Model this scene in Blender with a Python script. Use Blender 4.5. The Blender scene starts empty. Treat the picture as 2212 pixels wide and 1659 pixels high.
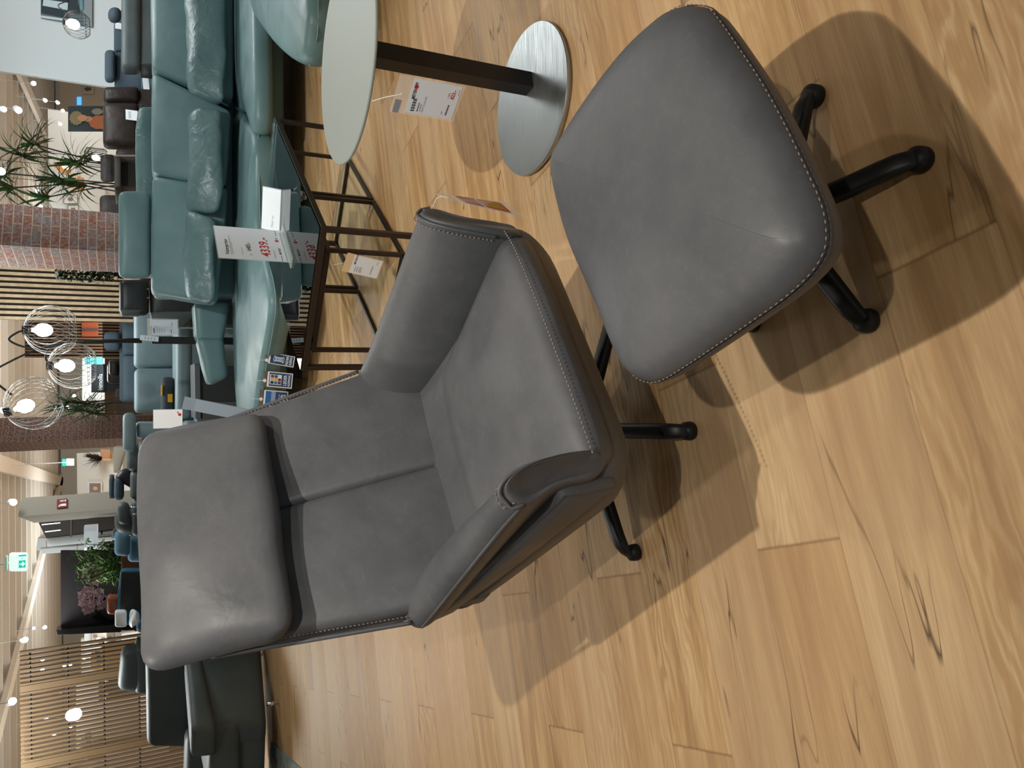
import bpy, bmesh, math, random
from mathutils import Vector, Matrix, noise
random.seed(7)
R_ = math.radians
S = bpy.context.scene
COL = S.collection

# ---------------------------------------------------------------- camera
F_PX, TILT, ROLL, CAMH = 1620.0, R_(27), R_(0.8), 1.2
fw = Vector((0, math.cos(TILT), -math.sin(TILT)))
_r0 = Vector((1, 0, 0)); _d0 = Vector((0, -math.sin(TILT), -math.cos(TILT)))
rt = math.cos(ROLL)*_r0 + math.sin(ROLL)*_d0        # towards the right of the upright view
dn = -math.sin(ROLL)*_r0 + math.cos(ROLL)*_d0       # towards its bottom
CAM = Vector((0, 0, CAMH))
cam = bpy.data.objects.new('camera', bpy.data.cameras.new('camera')); COL.objects.link(cam)
cam.data.sensor_fit = 'HORIZONTAL'; cam.data.sensor_width = 36; cam.data.lens = F_PX/2212*36
cam.data.clip_start = 0.02; cam.data.clip_end = 200
m = Matrix.Identity(4)
for i in range(3):
    m[i][0] = dn[i]; m[i][1] = rt[i]; m[i][2] = -fw[i]; m[i][3] = CAM[i]
cam.matrix_world = m
S.camera = cam

# ---------------------------------------------------------------- world, lights, exposure
S.view_settings.view_transform = 'Standard'; S.view_settings.look = 'None'
S.view_settings.gamma = 1; S.view_settings.use_curve_mapping = False
S.view_settings.exposure = 0.0
w = bpy.data.worlds.new('world'); S.world = w; w.use_nodes = True
w.node_tree.nodes['Background'].inputs[0].default_value = (0.80, 0.92, 1.0, 1)
w.node_tree.nodes['Background'].inputs[1].default_value = 0.31

def spot(name, loc, target, watts, angle=60, size=.03, col=(1, .93, .82), blend=.5):
    l = bpy.data.lights.new(name, 'SPOT'); l.energy = watts; l.spot_size = R_(angle); l.spot_blend = blend
    l.shadow_soft_size = size; l.color = col
    o = bpy.data.objects.new(name, l); COL.objects.link(o); o.location = loc
    o.rotation_euler = (Vector(target)-Vector(loc)).to_track_quat('-Z', 'Y').to_euler()
    return o
def area(name, loc, target, watts, sx, sy, col=(1, .97, .93)):
    l = bpy.data.lights.new(name, 'AREA'); l.energy = watts; l.shape = 'RECTANGLE'; l.size = sx; l.size_y = sy; l.color = col
    o = bpy.data.objects.new(name, l); COL.objects.link(o); o.location = loc
    o.rotation_euler = (Vector(target)-Vector(loc)).to_track_quat('-Z', 'Y').to_euler()
    return o
WARM = (1, .94, .85); COOL = (.90, .97, 1)
# track spots of the shop above the armchair and in front of it
spot('track_spot_ottoman', (.18, 1.04, 2.95), (.0, 1.35, 0), 165, 100, .02, WARM)
spot('track_spot_front', (.42, -.70, 3.1), (-.1, 2.0, .8), 120, 62, .02, WARM, .8)
spot('track_spot_left', (-1.6, 2.4, 3.1), (-1.2, 2.9, 0), 55, 95, .05, WARM)
spot('track_spot_glass_table', (1.6, 2.9, 3.1), (1.2, 3.6, .2), 70, 90, .04, WARM)
spot('track_spot_side_table', (2.1, 1.9, 3.1), (1.2, 2.4, 0), 40, 80, .04, WARM)
spot('track_spot_teal_sofa', (1.3, 3.3, 3.1), (1.6, 6.1, .6), 170, 80, .06, COOL)
spot('track_spot_teal_left', (-.6, 4.9, 3.1), (.2, 6.0, .4), 38, 100, .06, COOL)
spot('wall_fill_spot', (2.3, 6.3, 3.1), (3.6, 9.3, 1.7), 190, 85, .1, (.86, .96, 1))  # added cool fill that brightens the right wall, not a shop fitting
spot('track_spot_left_aisle', (-1.9, 4.6, 3.1), (-2.2, 5.4, 0), 45, 100, .06, WARM)
for i, (x, y) in enumerate([(-4, 10), (0.5, 9.2), (4.2, 7.2), (-6, 16), (0, 16), (7, 15), (-8, 23), (2, 23)]):
    area('ceiling_lamp_far', (x, y, 3.0), (x, y, 0), (150, 85, 75, 170, 150, 150, 170, 170)[i], 1.6, 1.6, (.95, 1, 1) if i < 3 else (1, .97, .92))

for x, y, w_ in ((-5, 13, 70), (1.5, 15, 90), (6, 12, 120), (-4, 22, 110), (4, 23, 110), (0, 3, 60)):
    area('ceiling_fill', (x, y, 1.6), (x, y, 5), w_, 3.0, 3.0, (1, .98, .94))  # unseen upward panels, added only to brighten the ceiling

# ---------------------------------------------------------------- placing helpers
def ray(x, y):
    return fw + rt*((1659-y-829.5)/F_PX) + dn*((x-1106)/F_PX)
def G(x, y, z=0.0):                 # point of the horizontal plane z
    v = ray(x, y); return CAM + v*((z-CAMH)/v.z)
def AT(x, y, Y):                    # point of the vertical plane Y
    v = ray(x, y); return CAM + v*(Y/v.y)

# ---------------------------------------------------------------- object helpers
def sl(c):
    if isinstance(c, str):
        c = tuple(int(c[i:i+2], 16)/255 for i in (0, 2, 4))
    return tuple((v/12.92 if v <= .04045 else ((v+.055)/1.055)**2.4) for v in c)
def tag(o, label=None, cat=None, group=None, kind=None):
    if label: o['label'] = label
    if cat: o['category'] = cat
    if group: o['group'] = group
    if kind: o['kind'] = kind
    return o
def thing(name, label, cat, loc=(0, 0, 0), rz=0, group=None):
    o = bpy.data.objects.new(name, None); COL.objects.link(o); o.location = loc; o.rotation_euler = (0, 0, rz)
    o.empty_display_size = .05
    bpy.context.view_layer.update()
    return tag(o, label, cat, group)
class MB:
    def __init__(s): s.v = []; s.f = []
    def add(s, v, f):
        b = len(s.v); s.v += [Vector(p) for p in v]; s.f += [tuple(i+b for i in q) for q in f]; return s
    def box(s, c, h, rz=0):
        a = []
        for k in (-1, 1):
            for j in (-1, 1):
                for i in (-1, 1):
                    x, y = i*h[0], j*h[1]
                    a.append((c[0]+x*math.cos(rz)-y*math.sin(rz), c[1]+x*math.sin(rz)+y*math.cos(rz), c[2]+k*h[2]))
        return s.add(a, [(0, 2, 3, 1), (4, 5, 7, 6), (0, 1, 5, 4), (2, 6, 7, 3), (0, 4, 6, 2), (1, 3, 7, 5)])
    def hexa(s, c):   # 8 corners u + 2v + 4w
        return s.add(c, [(0, 2, 3, 1), (4, 5, 7, 6), (0, 1, 5, 4), (2, 6, 7, 3), (0, 4, 6, 2), (1, 3, 7, 5)])
    def beam(s, a, b, wd, ht, up=(0, 0, 1)):   # rectangular bar from a to b
        a = Vector(a); b = Vector(b); d = (b-a).normalized(); up = Vector(up)
        if abs(d.dot(up)) > .98: up = Vector((0, 1, 0))
        sd = d.cross(up).normalized()*wd/2; uu = sd.cross(d).normalized()*ht/2
        return s.hexa([a-sd-uu, a+sd-uu, b-sd-uu, b+sd-uu, a-sd+uu, a+sd+uu, b-sd+uu, b+sd+uu])
    def loft(s, rings, caps=True, closed=True):
        n = len(rings[0]); b = len(s.v)
        for r in rings: s.v += [Vector(p) for p in r]
        for i in range(len(rings)-1):
            for j in range(n if closed else n-1):
                k = (j+1) % n
                s.f.append((b+i*n+j, b+i*n+k, b+(i+1)*n+k, b+(i+1)*n+j))
        if caps:
            s.f.append(tuple(b+j for j in reversed(range(n)))); s.f.append(tuple(b+(len(rings)-1)*n+j for j in range(n)))
        return s
    def tube(s, path, r, seg=8, caps=True):
        path = [Vector(p) for p in path]; rings = []; up = None
        for i, p in enumerate(path):
            d = (path[min(i+1, len(path)-1)]-path[max(i-1, 0)]).normalized()
            if up is None:
                up = Vector((0, 0, 1)) if abs(d.z) < .9 else Vector((1, 0, 0))
            sd = d.cross(up).normalized(); up = sd.cross(d).normalized()
            rr = r[i] if isinstance(r, (list, tuple)) else r
            rings.append([p+(sd*math.cos(t)+up*math.sin(t))*rr for t in [2*math.pi*k/seg for k in range(seg)]])
        return s.loft(rings, caps)
    def lathe(s, prof, c=(0, 0, 0), seg=32, caps=True):
        return s.loft([[(c[0]+r*math.cos(2*math.pi*k/seg), c[1]+r*math.sin(2*math.pi*k/seg), c[2]+z) for k in range(seg)] for r, z in prof], caps)
    def sheet(s, pts, n=1):
        return s.add(pts, [tuple(range(len(pts)))])
    def build(s, name, mat, parent=None, smooth=False, bevel=0, sub=0, world=True, auto=None, seg=2):
        me = bpy.data.meshes.new(name); vs = s.v
        o = bpy.data.objects.new(name, me)
        if parent is not None:
            if world:
                bpy.context.view_layer.update()
                inv = parent.matrix_world.inverted(); vs = [inv @ p for p in s.v]
            o.parent = parent
        me.from_pydata([tuple(p) for p in vs], [], s.f); me.update()
        bm = bmesh.new(); bm.from_mesh(me); bmesh.ops.recalc_face_normals(bm, faces=bm.faces); bm.to_mesh(me); bm.free()
        me.materials.append(mat)
        if smooth:
            for p in me.polygons: p.use_smooth = True
        COL.objects.link(o)
        if bevel:
            b = o.modifiers.new('bevel', 'BEVEL'); b.width = bevel; b.segments = seg; b.limit_method = 'ANGLE'; b.angle_limit = R_(40)
            if not smooth:
                for p in me.polygons: p.use_smooth = True
                b.harden_normals = True
        if sub:
            q = o.modifiers.new('sub', 'SUBSURF'); q.levels = sub; q.render_levels = sub
        return o
def hexc(c, R=.04, n=6, puff=(0, 0, 0), wr=0, ws=9, seed=0):
    """rounded cushion inside 8 corners (u + 2v + 4w), R in metres"""
    c = [Vector(p) for p in c]
    def L(a, b): return (c[a]-c[b]).length
    dim = [(L(0, 1)+L(2, 3)+L(4, 5)+L(6, 7))/8, (L(0, 2)+L(1, 3)+L(4, 6)+L(5, 7))/8, (L(0, 4)+L(1, 5)+L(2, 6)+L(3, 7))/8]; dim = [max(d, .0004) for d in dim]
    g = []
    for d in dim:
        k = min(R/d, .98)
        g.append([-1, -1+.22*k, -1+.55*k, -1+k]+[(-1+k)+(2-2*k)*i/n for i in range(1, n)]+[1-k, 1-.55*k, 1-.22*k, 1])
    mb = MB(); idx = {}
    def vert(u, v, w_):
        key = (round(u, 5), round(v, 5), round(w_, 5))
        if key in idx: return idx[key]
        p = []; q = []
        for a, t in enumerate((u, v, w_)):
            d = t*dim[a]; r = min(R, dim[a]*.98); e = max(-(dim[a]-r), min(dim[a]-r, d)); q.append(e); p.append(d-e)
        o = Vector(p)
        if o.length > 1e-9:
            mx = max(abs(x) for x in o)
            if mx > 1e-9: o = o.normalized()*mx
        t = [(q[a]+o[a])/dim[a] for a in range(3)]
        f = [1-t[0]**2, 1-t[1]**2, 1-t[2]**2]
        f = [max(x, 0)**.8 for x in f]
        t2 = [t[0]*(1+puff[0]*f[1]*f[2]/dim[0]), t[1]*(1+puff[1]*f[0]*f[2]/dim[1]), t[2]*(1+puff[2]*f[0]*f[1]/dim[2])]
        P = Vector()
        for i in range(8):
            P += c[i]*((1+(1 if i & 1 else -1)*t2[0])/2)*((1+(1 if i & 2 else -1)*t2[1])/2)*((1+(1 if i & 4 else -1)*t2[2])/2)
        if wr:
            nv = noise.noise_vector(P*ws+Vector((seed, seed*2, 0)))
            P += nv*wr
        mb.v.append(P); idx[key] = len(mb.v)-1
        return idx[key]
    for ax in range(3):
        a, b = [i for i in range(3) if i != ax]
        for s_ in (-1, 1):
            for i in range(len(g[a])-1):
                for j in range(len(g[b])-1):
                    q = []
                    for (ii, jj) in ((i, j), (i+1, j), (i+1, j+1), (i, j+1)):
                        t = [0, 0, 0]; t[ax] = s_; t[a] = g[a][ii]; t[b] = g[b][jj]; q.append(vert(*t))
                    mb.f.append(tuple(q))
    return mb
def front(F4, thick):
    """8 corners from TL, TR, BR, BL of the front face and the vector to the back"""
    TL, TR, BR, BL = [Vector(p) for p in F4]; t = Vector(thick)
    return [BL, BR, BL+t, BR+t, TL, TR, TL+t, TR+t]
def ph(x0, x1, yl, yr, Y, t, Yr=None):
    """upright front face: x0 top, x1 bottom, yl left and yr right side in photo pixels, at distance Y"""
    Yr = Y if Yr is None else Yr
    return front([AT(x0, yl, Y), AT(x0, yr, Yr), AT(x1, yr, Yr), AT(x1, yl, Y)], t)
def q4(pts, Ys):
    return [AT(p[0], p[1], y) for p, y in zip(pts, Ys)]
def catmull(p, per=6, closed=True):
    p = [Vector(q) for q in p]; n = len(p); out = []
    for i in range(n if closed else n-1):
        if closed: a, b, c, d = p[(i-1) % n], p[i], p[(i+1) % n], p[(i+2) % n]
        else: a, b, c, d = p[max(i-1, 0)], p[i], p[i+1], p[min(i+2, n-1)]
        for k in range(per):
            t = k/per
            out.append(.5*((2*b)+(c-a)*t+(2*a-5*b+4*c-d)*t*t+(-a+3*b-3*c+d)*t**3))
    if not closed: out.append(p[-1])
    return out
def stitches(path, r, mat, name, parent, dash=.006, gap=.004, world=True):
    path = [Vector(p) for p in path]; mb = MB(); acc = 0; i = 0; on = True; cur = path[0]; start = cur
    total = sum((path[k+1]-path[k]).length for k in range(len(path)-1)); s = 0
    def pt(d):
        for k in range(len(path)-1):
            l = (path[k+1]-path[k]).length
            if d <= l: return path[k]+(path[k+1]-path[k])*(d/max(l, 1e-9))
            d -= l
        return path[-1]
    while s+dash < total:
        mb.tube([pt(s), pt(s+dash*.3), pt(s+dash*.7), pt(s+dash)], [r*.5, r, r, r*.5], 5); s += dash+gap
    return mb.build(name, mat, parent, smooth=True, world=world)
def text(s, size, mat, name, parent, origin, right, up, ext=.0004, align='LEFT', bold=False, off=.0008, sx=1):
    cu = bpy.data.curves.new('t', 'FONT'); cu.body = s; cu.size = size; cu.extrude = ext; cu.align_x = align
    if bold: cu.offset = size*.018
    to = bpy.data.objects.new('t', cu); COL.objects.link(to)
    dg = bpy.context.evaluated_depsgraph_get(); me = bpy.data.meshes.new_from_object(to.evaluated_get(dg))
    bpy.data.objects.remove(to)
    right = Vector(right).normalized(); up = Vector(up).normalized(); nrm = right.cross(up).normalized()
    M = Matrix.Identity(4)
    for i in range(3): M[i][0] = right[i]*sx; M[i][1] = up[i]; M[i][2] = nrm[i]; M[i][3] = origin[i]+nrm[i]*off
    bpy.context.view_layer.update()
    me.transform(parent.matrix_world.inverted() @ M if parent else M)
    me.materials.clear(); me.materials.append(mat)
    o = bpy.data.objects.new(name, me); COL.objects.link(o)
    if parent: o.parent = parent
    return o

# ---------------------------------------------------------------- materials
def mat(name, col, rough=.6, metal=0, spec=.5, emit=None, es=1, alpha=1, trans=0, ior=1.45, coat=0, sheen=0):
    m = bpy.data.materials.new(name); m.use_nodes = True; b = m.node_tree.nodes['Principled BSDF']
    c = sl(col) if isinstance(col, str) else col
    b.inputs['Base Color'].default_value = (*c, 1); b.inputs['Roughness'].default_value = rough
    b.inputs['Metallic'].default_value = metal; b.inputs['Specular IOR Level'].default_value = spec
    b.inputs['Transmission Weight'].default_value = trans; b.inputs['IOR'].default_value = ior
    b.inputs['Alpha'].default_value = alpha; b.inputs['Coat Weight'].default_value = coat
    b.inputs['Sheen Weight'].default_value = sheen
    if emit:
        b.inputs['Emission Color'].default_value = (*(sl(emit) if isinstance(emit, str) else emit), 1)
        b.inputs['Emission Strength'].default_value = es
    return m
class NT:
    def __init__(s, m): s.t = m.node_tree; s.b = s.t.nodes['Principled BSDF']
    def n(s, ty, **k):
        q = s.t.nodes.new('ShaderNode'+ty)
        for a, v in k.items(): setattr(q, a, v)
        return q
    def l(s, a, b): s.t.links.new(a, b)
    def math(s, op, a, b=None, c=None):
        q = s.n('Math', operation=op)
        for i, x in enumerate((a, b, c)):
            if x is None: continue
            if isinstance(x, (int, float)): q.inputs[i].default_value = x
            else: s.l(x, q.inputs[i])
        return q.outputs[0]
    def noise(s, vec, scale, detail=3, rough=.5, dist=0):
        q = s.n('TexNoise'); q.inputs['Scale'].default_value = scale; q.inputs['Detail'].default_value = detail
        q.inputs['Roughness'].default_value = rough; q.inputs['Distortion'].default_value = dist
        if vec is not None: s.l(vec, q.inputs['Vector'])
        return q.outputs['Fac']
    def ramp(s, fac, stops):
        q = s.n('ValToRGB'); e = q.color_ramp.elements
        while len(e) < len(stops): e.new(.5)
        for el, (p, c) in zip(e, stops):
            el.position = p; el.color = (*(sl(c) if isinstance(c, str) else c), 1) if not isinstance(c, (int, float)) else (c, c, c, 1)
        s.l(fac, q.inputs[0]); return q.outputs[0]
    def mix(s, f, a, b, ty='MIX'):
        q = s.n('Mix', data_type='RGBA', blend_type=ty)
        for sock, x in ((q.inputs[0], f), (q.inputs[6], a), (q.inputs[7], b)):
            if isinstance(x, (int, float)): sock.default_value = x
            elif isinstance(x, tuple): sock.default_value = (*x, 1)
            elif isinstance(x, str): sock.default_value = (*sl(x), 1)
            else: s.l(x, sock)
        return q.outputs[2]
    def bump(s, h, strength=.3, dist=.01):
        q = s.n('Bump'); q.inputs['Strength'].default_value = strength; q.inputs['Distance'].default_value = dist
        s.l(h, q.inputs['Height']); s.l(q.outputs[0], s.b.inputs['Normal']); return q
def leather(name, c1, c2, rough=.48, grain=420, bump=.12, fold=.25, patina=0, spec=.5, sc=3.5):
    m = mat(name, c1, rough, spec=spec); t = NT(m); co = t.n('TexCoord').outputs['Object']
    big = t.noise(co, sc, 4, .6); col = t.mix(t.ramp(big, [(.35, 0.), (.68, 1.)]), c1, c2)
    if patina:
        sp = t.ramp(t.noise(co, 60, 6, .75), [(.52, 0.), (.75, 1.)]); col = t.mix(t.math('MULTIPLY', sp, patina), col, 'a39a92')
    t.l(col, t.b.inputs['Base Color'])
    v = t.n('TexVoronoi'); v.inputs['Scale'].default_value = grain; t.l(co, v.inputs['Vector'])
    b1 = t.n('Bump'); b1.inputs['Strength'].default_value = bump; b1.inputs['Distance'].default_value = .0006; t.l(v.outputs['Distance'], b1.inputs['Height'])
    b2 = t.n('Bump'); b2.inputs['Strength'].default_value = fold; b2.inputs['Distance'].default_value = .02
    t.l(t.noise(co, 9, 3, .5, .6), b2.inputs['Height']); t.l(b2.outputs[0], b1.inputs['Normal']); t.l(b1.outputs[0], t.b.inputs['Normal'])
    rr = t.ramp(t.noise(co, 7, 3), [(.3, rough-.06), (.7, rough+.1)]); t.l(rr, t.b.inputs['Roughness'])
    return m
M = {}
M['taupe'] = leather('taupe_nubuck_leather', '4e5054', '5f6063', .48, 500, .10, .14, .08, .5)
M['taupe_stitch'] = mat('taupe_stitching', '7f766f', .7)
M['teal'] = leather('teal_leather', '638183', '6d8c8d', .40, 380, .08, .10, 0, .5)
M['teal_soft'] = leather('teal_cushion_leather', '5a7678', '66817f', .38, 380, .08, .75, 0, .5)
M['teal_stitch'] = mat('teal_piping', '7f9b9c', .6)
M['bluegrey'] = leather('blue_grey_leather', '72868b', '7d9196', .45, 300, .05, .1)
M['bluegrey_fabric'] = leather('slate_blue_fabric', '47545e', '525f68', .9, 900, .3, .05, 0, .2)
M['charcoal'] = leather('charcoal_leather', '474f50', '505858', .5, 300, .06, .1)
M['black_leather'] = leather('black_leather', '1d1f20', '27292a', .42, 300, .05, .1)
M['brown_leather'] = leather('dark_brown_leather', '2a2320', '362d29', .45, 300, .05, .4)
M['petrol'] = leather('petrol_blue_velvet', '1f5068', '2b6079', .7, 500, .05, .1, 0, .3)
M['lightblue'] = leather('light_blue_fabric', '64859a', '7092a6', .75, 600, .1, .1, 0, .3)
M['cognac'] = leather('cognac_leather', '8a4a2c', '99553a', .4, 300, .05, .2)
M['cream'] = mat('cream_fabric', 'c9c2b2', .85)
M['darkgrey_fabric'] = leather('dark_grey_fabric', '3b3f43', '45494d', .9, 700, .2, .1, 0, .2)
M['black_metal'] = mat('black_powder_coated_metal', '121212', .42, 0, .5)
M['black_plastic'] = mat('black_plastic', '0c0c0c', .5)
M['bronze'] = mat('dark_bronze_metal', '3b332e', .38, .55)
M['chrome'] = mat('chrome', 'd9dcdf', .12, 1)
M['white'] = mat('white_card', 'e9eef2', .55)
M['white_wall'] = mat('white_paint', 'd9dfe0', .8)
M['paper'] = mat('white_paper', 'dde3ea', .5)
M['ink'] = mat('black_ink', '1b1c20', .6)
M['grey_ink'] = mat('grey_ink', '8a8f96', .6)
M['red_ink'] = mat('red_ink', 'b8281f', .5)
M['navy'] = mat('navy_card', '2b4470', .45)
M['white_ink'] = mat('white_ink', 'eef3f6', .5)
M['dark_wood'] = mat('dark_oak', '3a3733', .6)
M['beige'] = mat('beige_card', 'd8bd9a', .5)
M['stem'] = mat('plant_stem', '2f2a22', .8)
M['green'] = mat('green_leaf', '35562c', .55)
M['green2'] = mat('bright_green_leaf', '5c8a3c', .55)
M['darkgreen'] = mat('dark_green_leaf', '22331f', .6)
M['greyleaf'] = mat('grey_green_leaf', '6c7a6d', .7)
M['yellow'] = mat('yellow_fabric', 'e0a11c', .7)
M['bulb'] = mat('lit_bulb', 'ffffff', .3, emit=(1, .93, .82), es=9)
M['lamp_white'] = mat('lit_spot_lens', 'ffffff', .3, emit=(.85, .95, 1), es=30)
M['lamp_warm'] = mat('lit_warm_bulb', 'ffffff', .3, emit=(1, .75, .45), es=9)
M['acrylic'] = mat('clear_acrylic', 'e8f4f2', .05, alpha=.35)
M['wire'] = mat('silver_wire', 'b9bcbd', .35, .8)
M['sleeve'] = mat('clear_plastic_sleeve', 'f4ede4', .12, alpha=.28)
M['dark_sleeve'] = mat('smoky_plastic_sleeve', '77695a', .2, alpha=.55)
M['orange_card'] = mat('orange_card', 'c4592e', .5)
M['gold_card'] = mat('gold_card', 'b98a3c', .5)
M['stone_wall'] = mat('beige_paint', '8d877c', .85)

# brushed steel base
m = mat('brushed_steel', 'a9adae', .33, .9); t = NT(m); co = t.n('TexCoord').outputs['Object']
mp = t.n('Mapping'); mp.inputs['Scale'].default_value = (8, 420, 8); t.l(co, mp.inputs[0])
n_ = t.noise(mp.outputs[0], 1, 3, .6); t.l(t.ramp(n_, [(.3, .26), (.7, .46)]), t.b.inputs['Roughness']); t.bump(n_, .04, .001)
M['steel'] = m
# satin grey glass table top
m = mat('satin_grey_glass_top', '8b938f', .45, 0, .5); t = NT(m); co = t.n('TexCoord').outputs['Object']
t.bump(t.noise(co, 500, 2), .02, .001); M['satin'] = m
# window-clear glass
def glass(name, col, rough=0.0):
    m = bpy.data.materials.new(name); m.use_nodes = True; nt = m.node_tree
    for n in list(nt.nodes): nt.nodes.remove(n)
    o = nt.nodes.new('ShaderNodeOutputMaterial'); mx = nt.nodes.new('ShaderNodeMixShader'); tr = nt.nodes.new('ShaderNodeBsdfTransparent')
    gl = nt.nodes.new('ShaderNodeBsdfGlossy'); fr = nt.nodes.new('ShaderNodeFresnel')
    tr.inputs[0].default_value = (*col, 1); gl.inputs['Roughness'].default_value = rough; fr.inputs[0].default_value = 1.5
    mm = nt.nodes.new('ShaderNodeMath'); mm.operation = 'MULTIPLY'; mm.inputs[1].default_value = 1.0; nt.links.new(fr.outputs[0], mm.inputs[0])
    nt.links.new(mm.outputs[0], mx.inputs[0]); nt.links.new(tr.outputs[0], mx.inputs[1]); nt.links.new(gl.outputs[0], mx.inputs[2])
    nt.links.new(mx.outputs[0], o.inputs[0]); return m
M['glass'] = glass('clear_table_glass', (.93, .97, .95))

# oak laminate planks: x runs along the boards
m = mat('oak_plank_laminate', 'b58a5c', .5, spec=.35); t = NT(m); co = t.n('TexCoord').outputs['Object']
sep = t.n('SeparateXYZ'); t.l(co, sep.inputs[0]); X, Y = sep.outputs[0], sep.outputs[1]
PW, PL = .22, 1.28
row = t.math('FLOOR', t.math('DIVIDE', t.math('SUBTRACT', Y, .815), PW))
xs = t.math('DIVIDE', t.math('SUBTRACT', X, t.math('MULTIPLY_ADD', row, .4215, -.4285)), PL)
colm = t.math('FLOOR', xs)
fy = t.math('FRACT', t.math('DIVIDE', t.math('SUBTRACT', Y, .815), PW)); fx = t.math('FRACT', xs)
cmb = t.n('CombineXYZ'); t.l(row, cmb.inputs[0]); t.l(colm, cmb.inputs[1])
wn = t.n('TexWhiteNoise', noise_dimensions='2D'); t.l(cmb.outputs[0], wn.inputs[0]); rnd = wn.outputs['Value']
off = t.n('CombineXYZ'); t.l(t.math('MULTIPLY', rnd, 37.), off.inputs[0]); t.l(t.math('MULTIPLY', rnd, 91.), off.inputs[1]); t.l(t.math('MULTIPLY', rnd, 13.), off.inputs[2])
va = t.n('VectorMath', operation='ADD'); t.l(co, va.inputs[0]); t.l(off.outputs[0], va.inputs[1])
def scaled(sx, sy):
    q = t.n('Mapping'); q.inputs['Scale'].default_value = (sx, sy, 1); t.l(va.outputs[0], q.inputs[0]); return q.outputs[0]
wave = t.n('TexWave', wave_type='BANDS', bands_direction='Y'); wave.inputs['Scale'].default_value = 6; wave.inputs['Distortion'].default_value = 20
wave.inputs['Detail'].default_value = 3; wave.inputs['Detail Scale'].default_value = .9; wave.inputs['Detail Roughness'].default_value = .55
t.l(scaled(.55, 2.2), wave.inputs['Vector'])
fine = t.noise(scaled(9, 190), 1, 4, .65); mid = t.noise(scaled(1.6, 20), 1, 4, .55, .5); broad = t.noise(scaled(.9, 3.5), 1, 3, .5, .8)
base = t.ramp(mid, [(.22, '866039'), (.42, 'ae8757'), (.58, 'c6a170'), (.8, 'dabb90')])
wm = t.math('MULTIPLY', t.ramp(t.noise(scaled(.7, 2.6), 1, 2), [(.46, 0.), (.60, 1.)]), .34)
base = t.mix(wm, base, t.ramp(wave.outputs['Fac'], [(.1, 'a07743'), (.5, 'c19a64'), (.95, 'dfc597')]))
base = t.mix(t.math('MULTIPLY', t.ramp(fine, [(.42, 1.), (.6, 0.)]), .22), base, '8a6038')
base = t.mix(t.math('MULTIPLY', t.ramp(broad, [(.30, 1.), (.50, 0.)]), .35), base, 'a87444')
base = t.mix(t.ramp(rnd, [(0, 0.), (1, .42)]), base, 'd0b591')
base = t.mix(t.math('MULTIPLY', t.ramp(t.math('FRACT', t.math('MULTIPLY', rnd, 7.3)), [(.5, 0.), (1, 1.)]), .28), base, '9a6f43')
# knots
vk = t.n('TexVoronoi'); vk.inputs['Scale'].default_value = 1; t.l(scaled(1.5, 4.2), vk.inputs['Vector'])
kn = t.ramp(vk.outputs['Distance'], [(.012, 1.), (.045, .35), (.10, 0.)]); kr = t.ramp(t.n('TexWhiteNoise').outputs[0], [(0, 1.), (1, 1.)])
base = t.mix(t.math('MULTIPLY', kn, .75), base, '5c3a20')
# dark hairline cracks along the grain
crn = t.noise(scaled(1.1, 9), 1, 3, .45, .35)
cr = t.ramp(t.math('ABSOLUTE', t.math('SUBTRACT', crn, .5)), [(.0015, 1.), (.006, 0.)])
msk = t.ramp(t.noise(scaled(1.3, 2.2), 1, 2), [(.54, 0.), (.62, 1.)])
base = t.mix(t.math('MULTIPLY', t.math('MULTIPLY', cr, msk), .85), base, '3d2512')
# joints
ey = t.math('MINIMUM', fy, t.math('SUBTRACT', 1., fy)); ex = t.math('MINIMUM', fx, t.math('SUBTRACT', 1., fx))
jy = t.ramp(ey, [(.003, 1.), (.009, 0.)]); jx = t.ramp(ex, [(.0006, 1.), (.0018, 0.)])
jj = t.math('MAXIMUM', t.math('MULTIPLY', jy, .5), jx)
base = t.mix(t.math('MULTIPLY', jj, .55), base, '6b4a2b')
t.l(base, t.b.inputs['Base Color'])
t.bump(t.math('SUBTRACT', t.math('MULTIPLY', fine, .5), jj), .10, .002)
t.l(t.ramp(mid, [(.3, .46), (.7, .58)]), t.b.inputs['Roughness'])
M['floor'] = m

def brick(name, dark=False):
    m = mat(name, '7a4a3a', .85); t = NT(m); co = t.n('TexCoord').outputs['UV']
    b = t.n('TexBrick'); t.l(co, b.inputs['Vector']); b.offset = .5
    b.inputs['Scale'].default_value = 1; b.inputs['Brick Width'].default_value = .235; b.inputs['Row Height'].default_value = .0775
    b.inputs['Mortar Size'].default_value = .006; b.inputs['Mortar Smooth'].default_value = .3; b.inputs['Bias'].default_value = -.2
    if dark: cs = ('5f3a31', '4b3a38', '7a6560')
    else: cs = ('7d4837', '6a5552', 'a8957f')
    b.inputs['Color1'].default_value = (*sl(cs[0]), 1); b.inputs['Color2'].default_value = (*sl(cs[1]), 1); b.inputs['Mortar'].default_value = (*sl(cs[2]), 1)
    n1 = t.noise(co, 6, 5, .7, .5); n2 = t.noise(co, 34, 4, .7)
    c = t.mix(t.ramp(n1, [(.45, 0.), (.66, .75)]), b.outputs['Color'], '6f7072' if not dark else '5d5453')
    c = t.mix(t.ramp(n2, [(.45, 0.), (.68, .6)]), c, 'a69b92')
    t.l(c, t.b.inputs['Base Color']); t.bump(t.math('SUBTRACT', n2, b.outputs['Fac']), .5, .01)
    return m
M['brick'] = brick('reclaimed_red_brick'); M['brick_dark'] = brick('brown_brick', True)
m = mat('light_oak_slats', 'c3ad8c', .6); t = NT(m); t.l(t.ramp(t.noise(t.n('TexCoord').outputs['Object'], 12, 4), [(.3, '9c8767'), (.7, 'b7a384')]), t.b.inputs['Base Color']); M['slat'] = m
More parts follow.
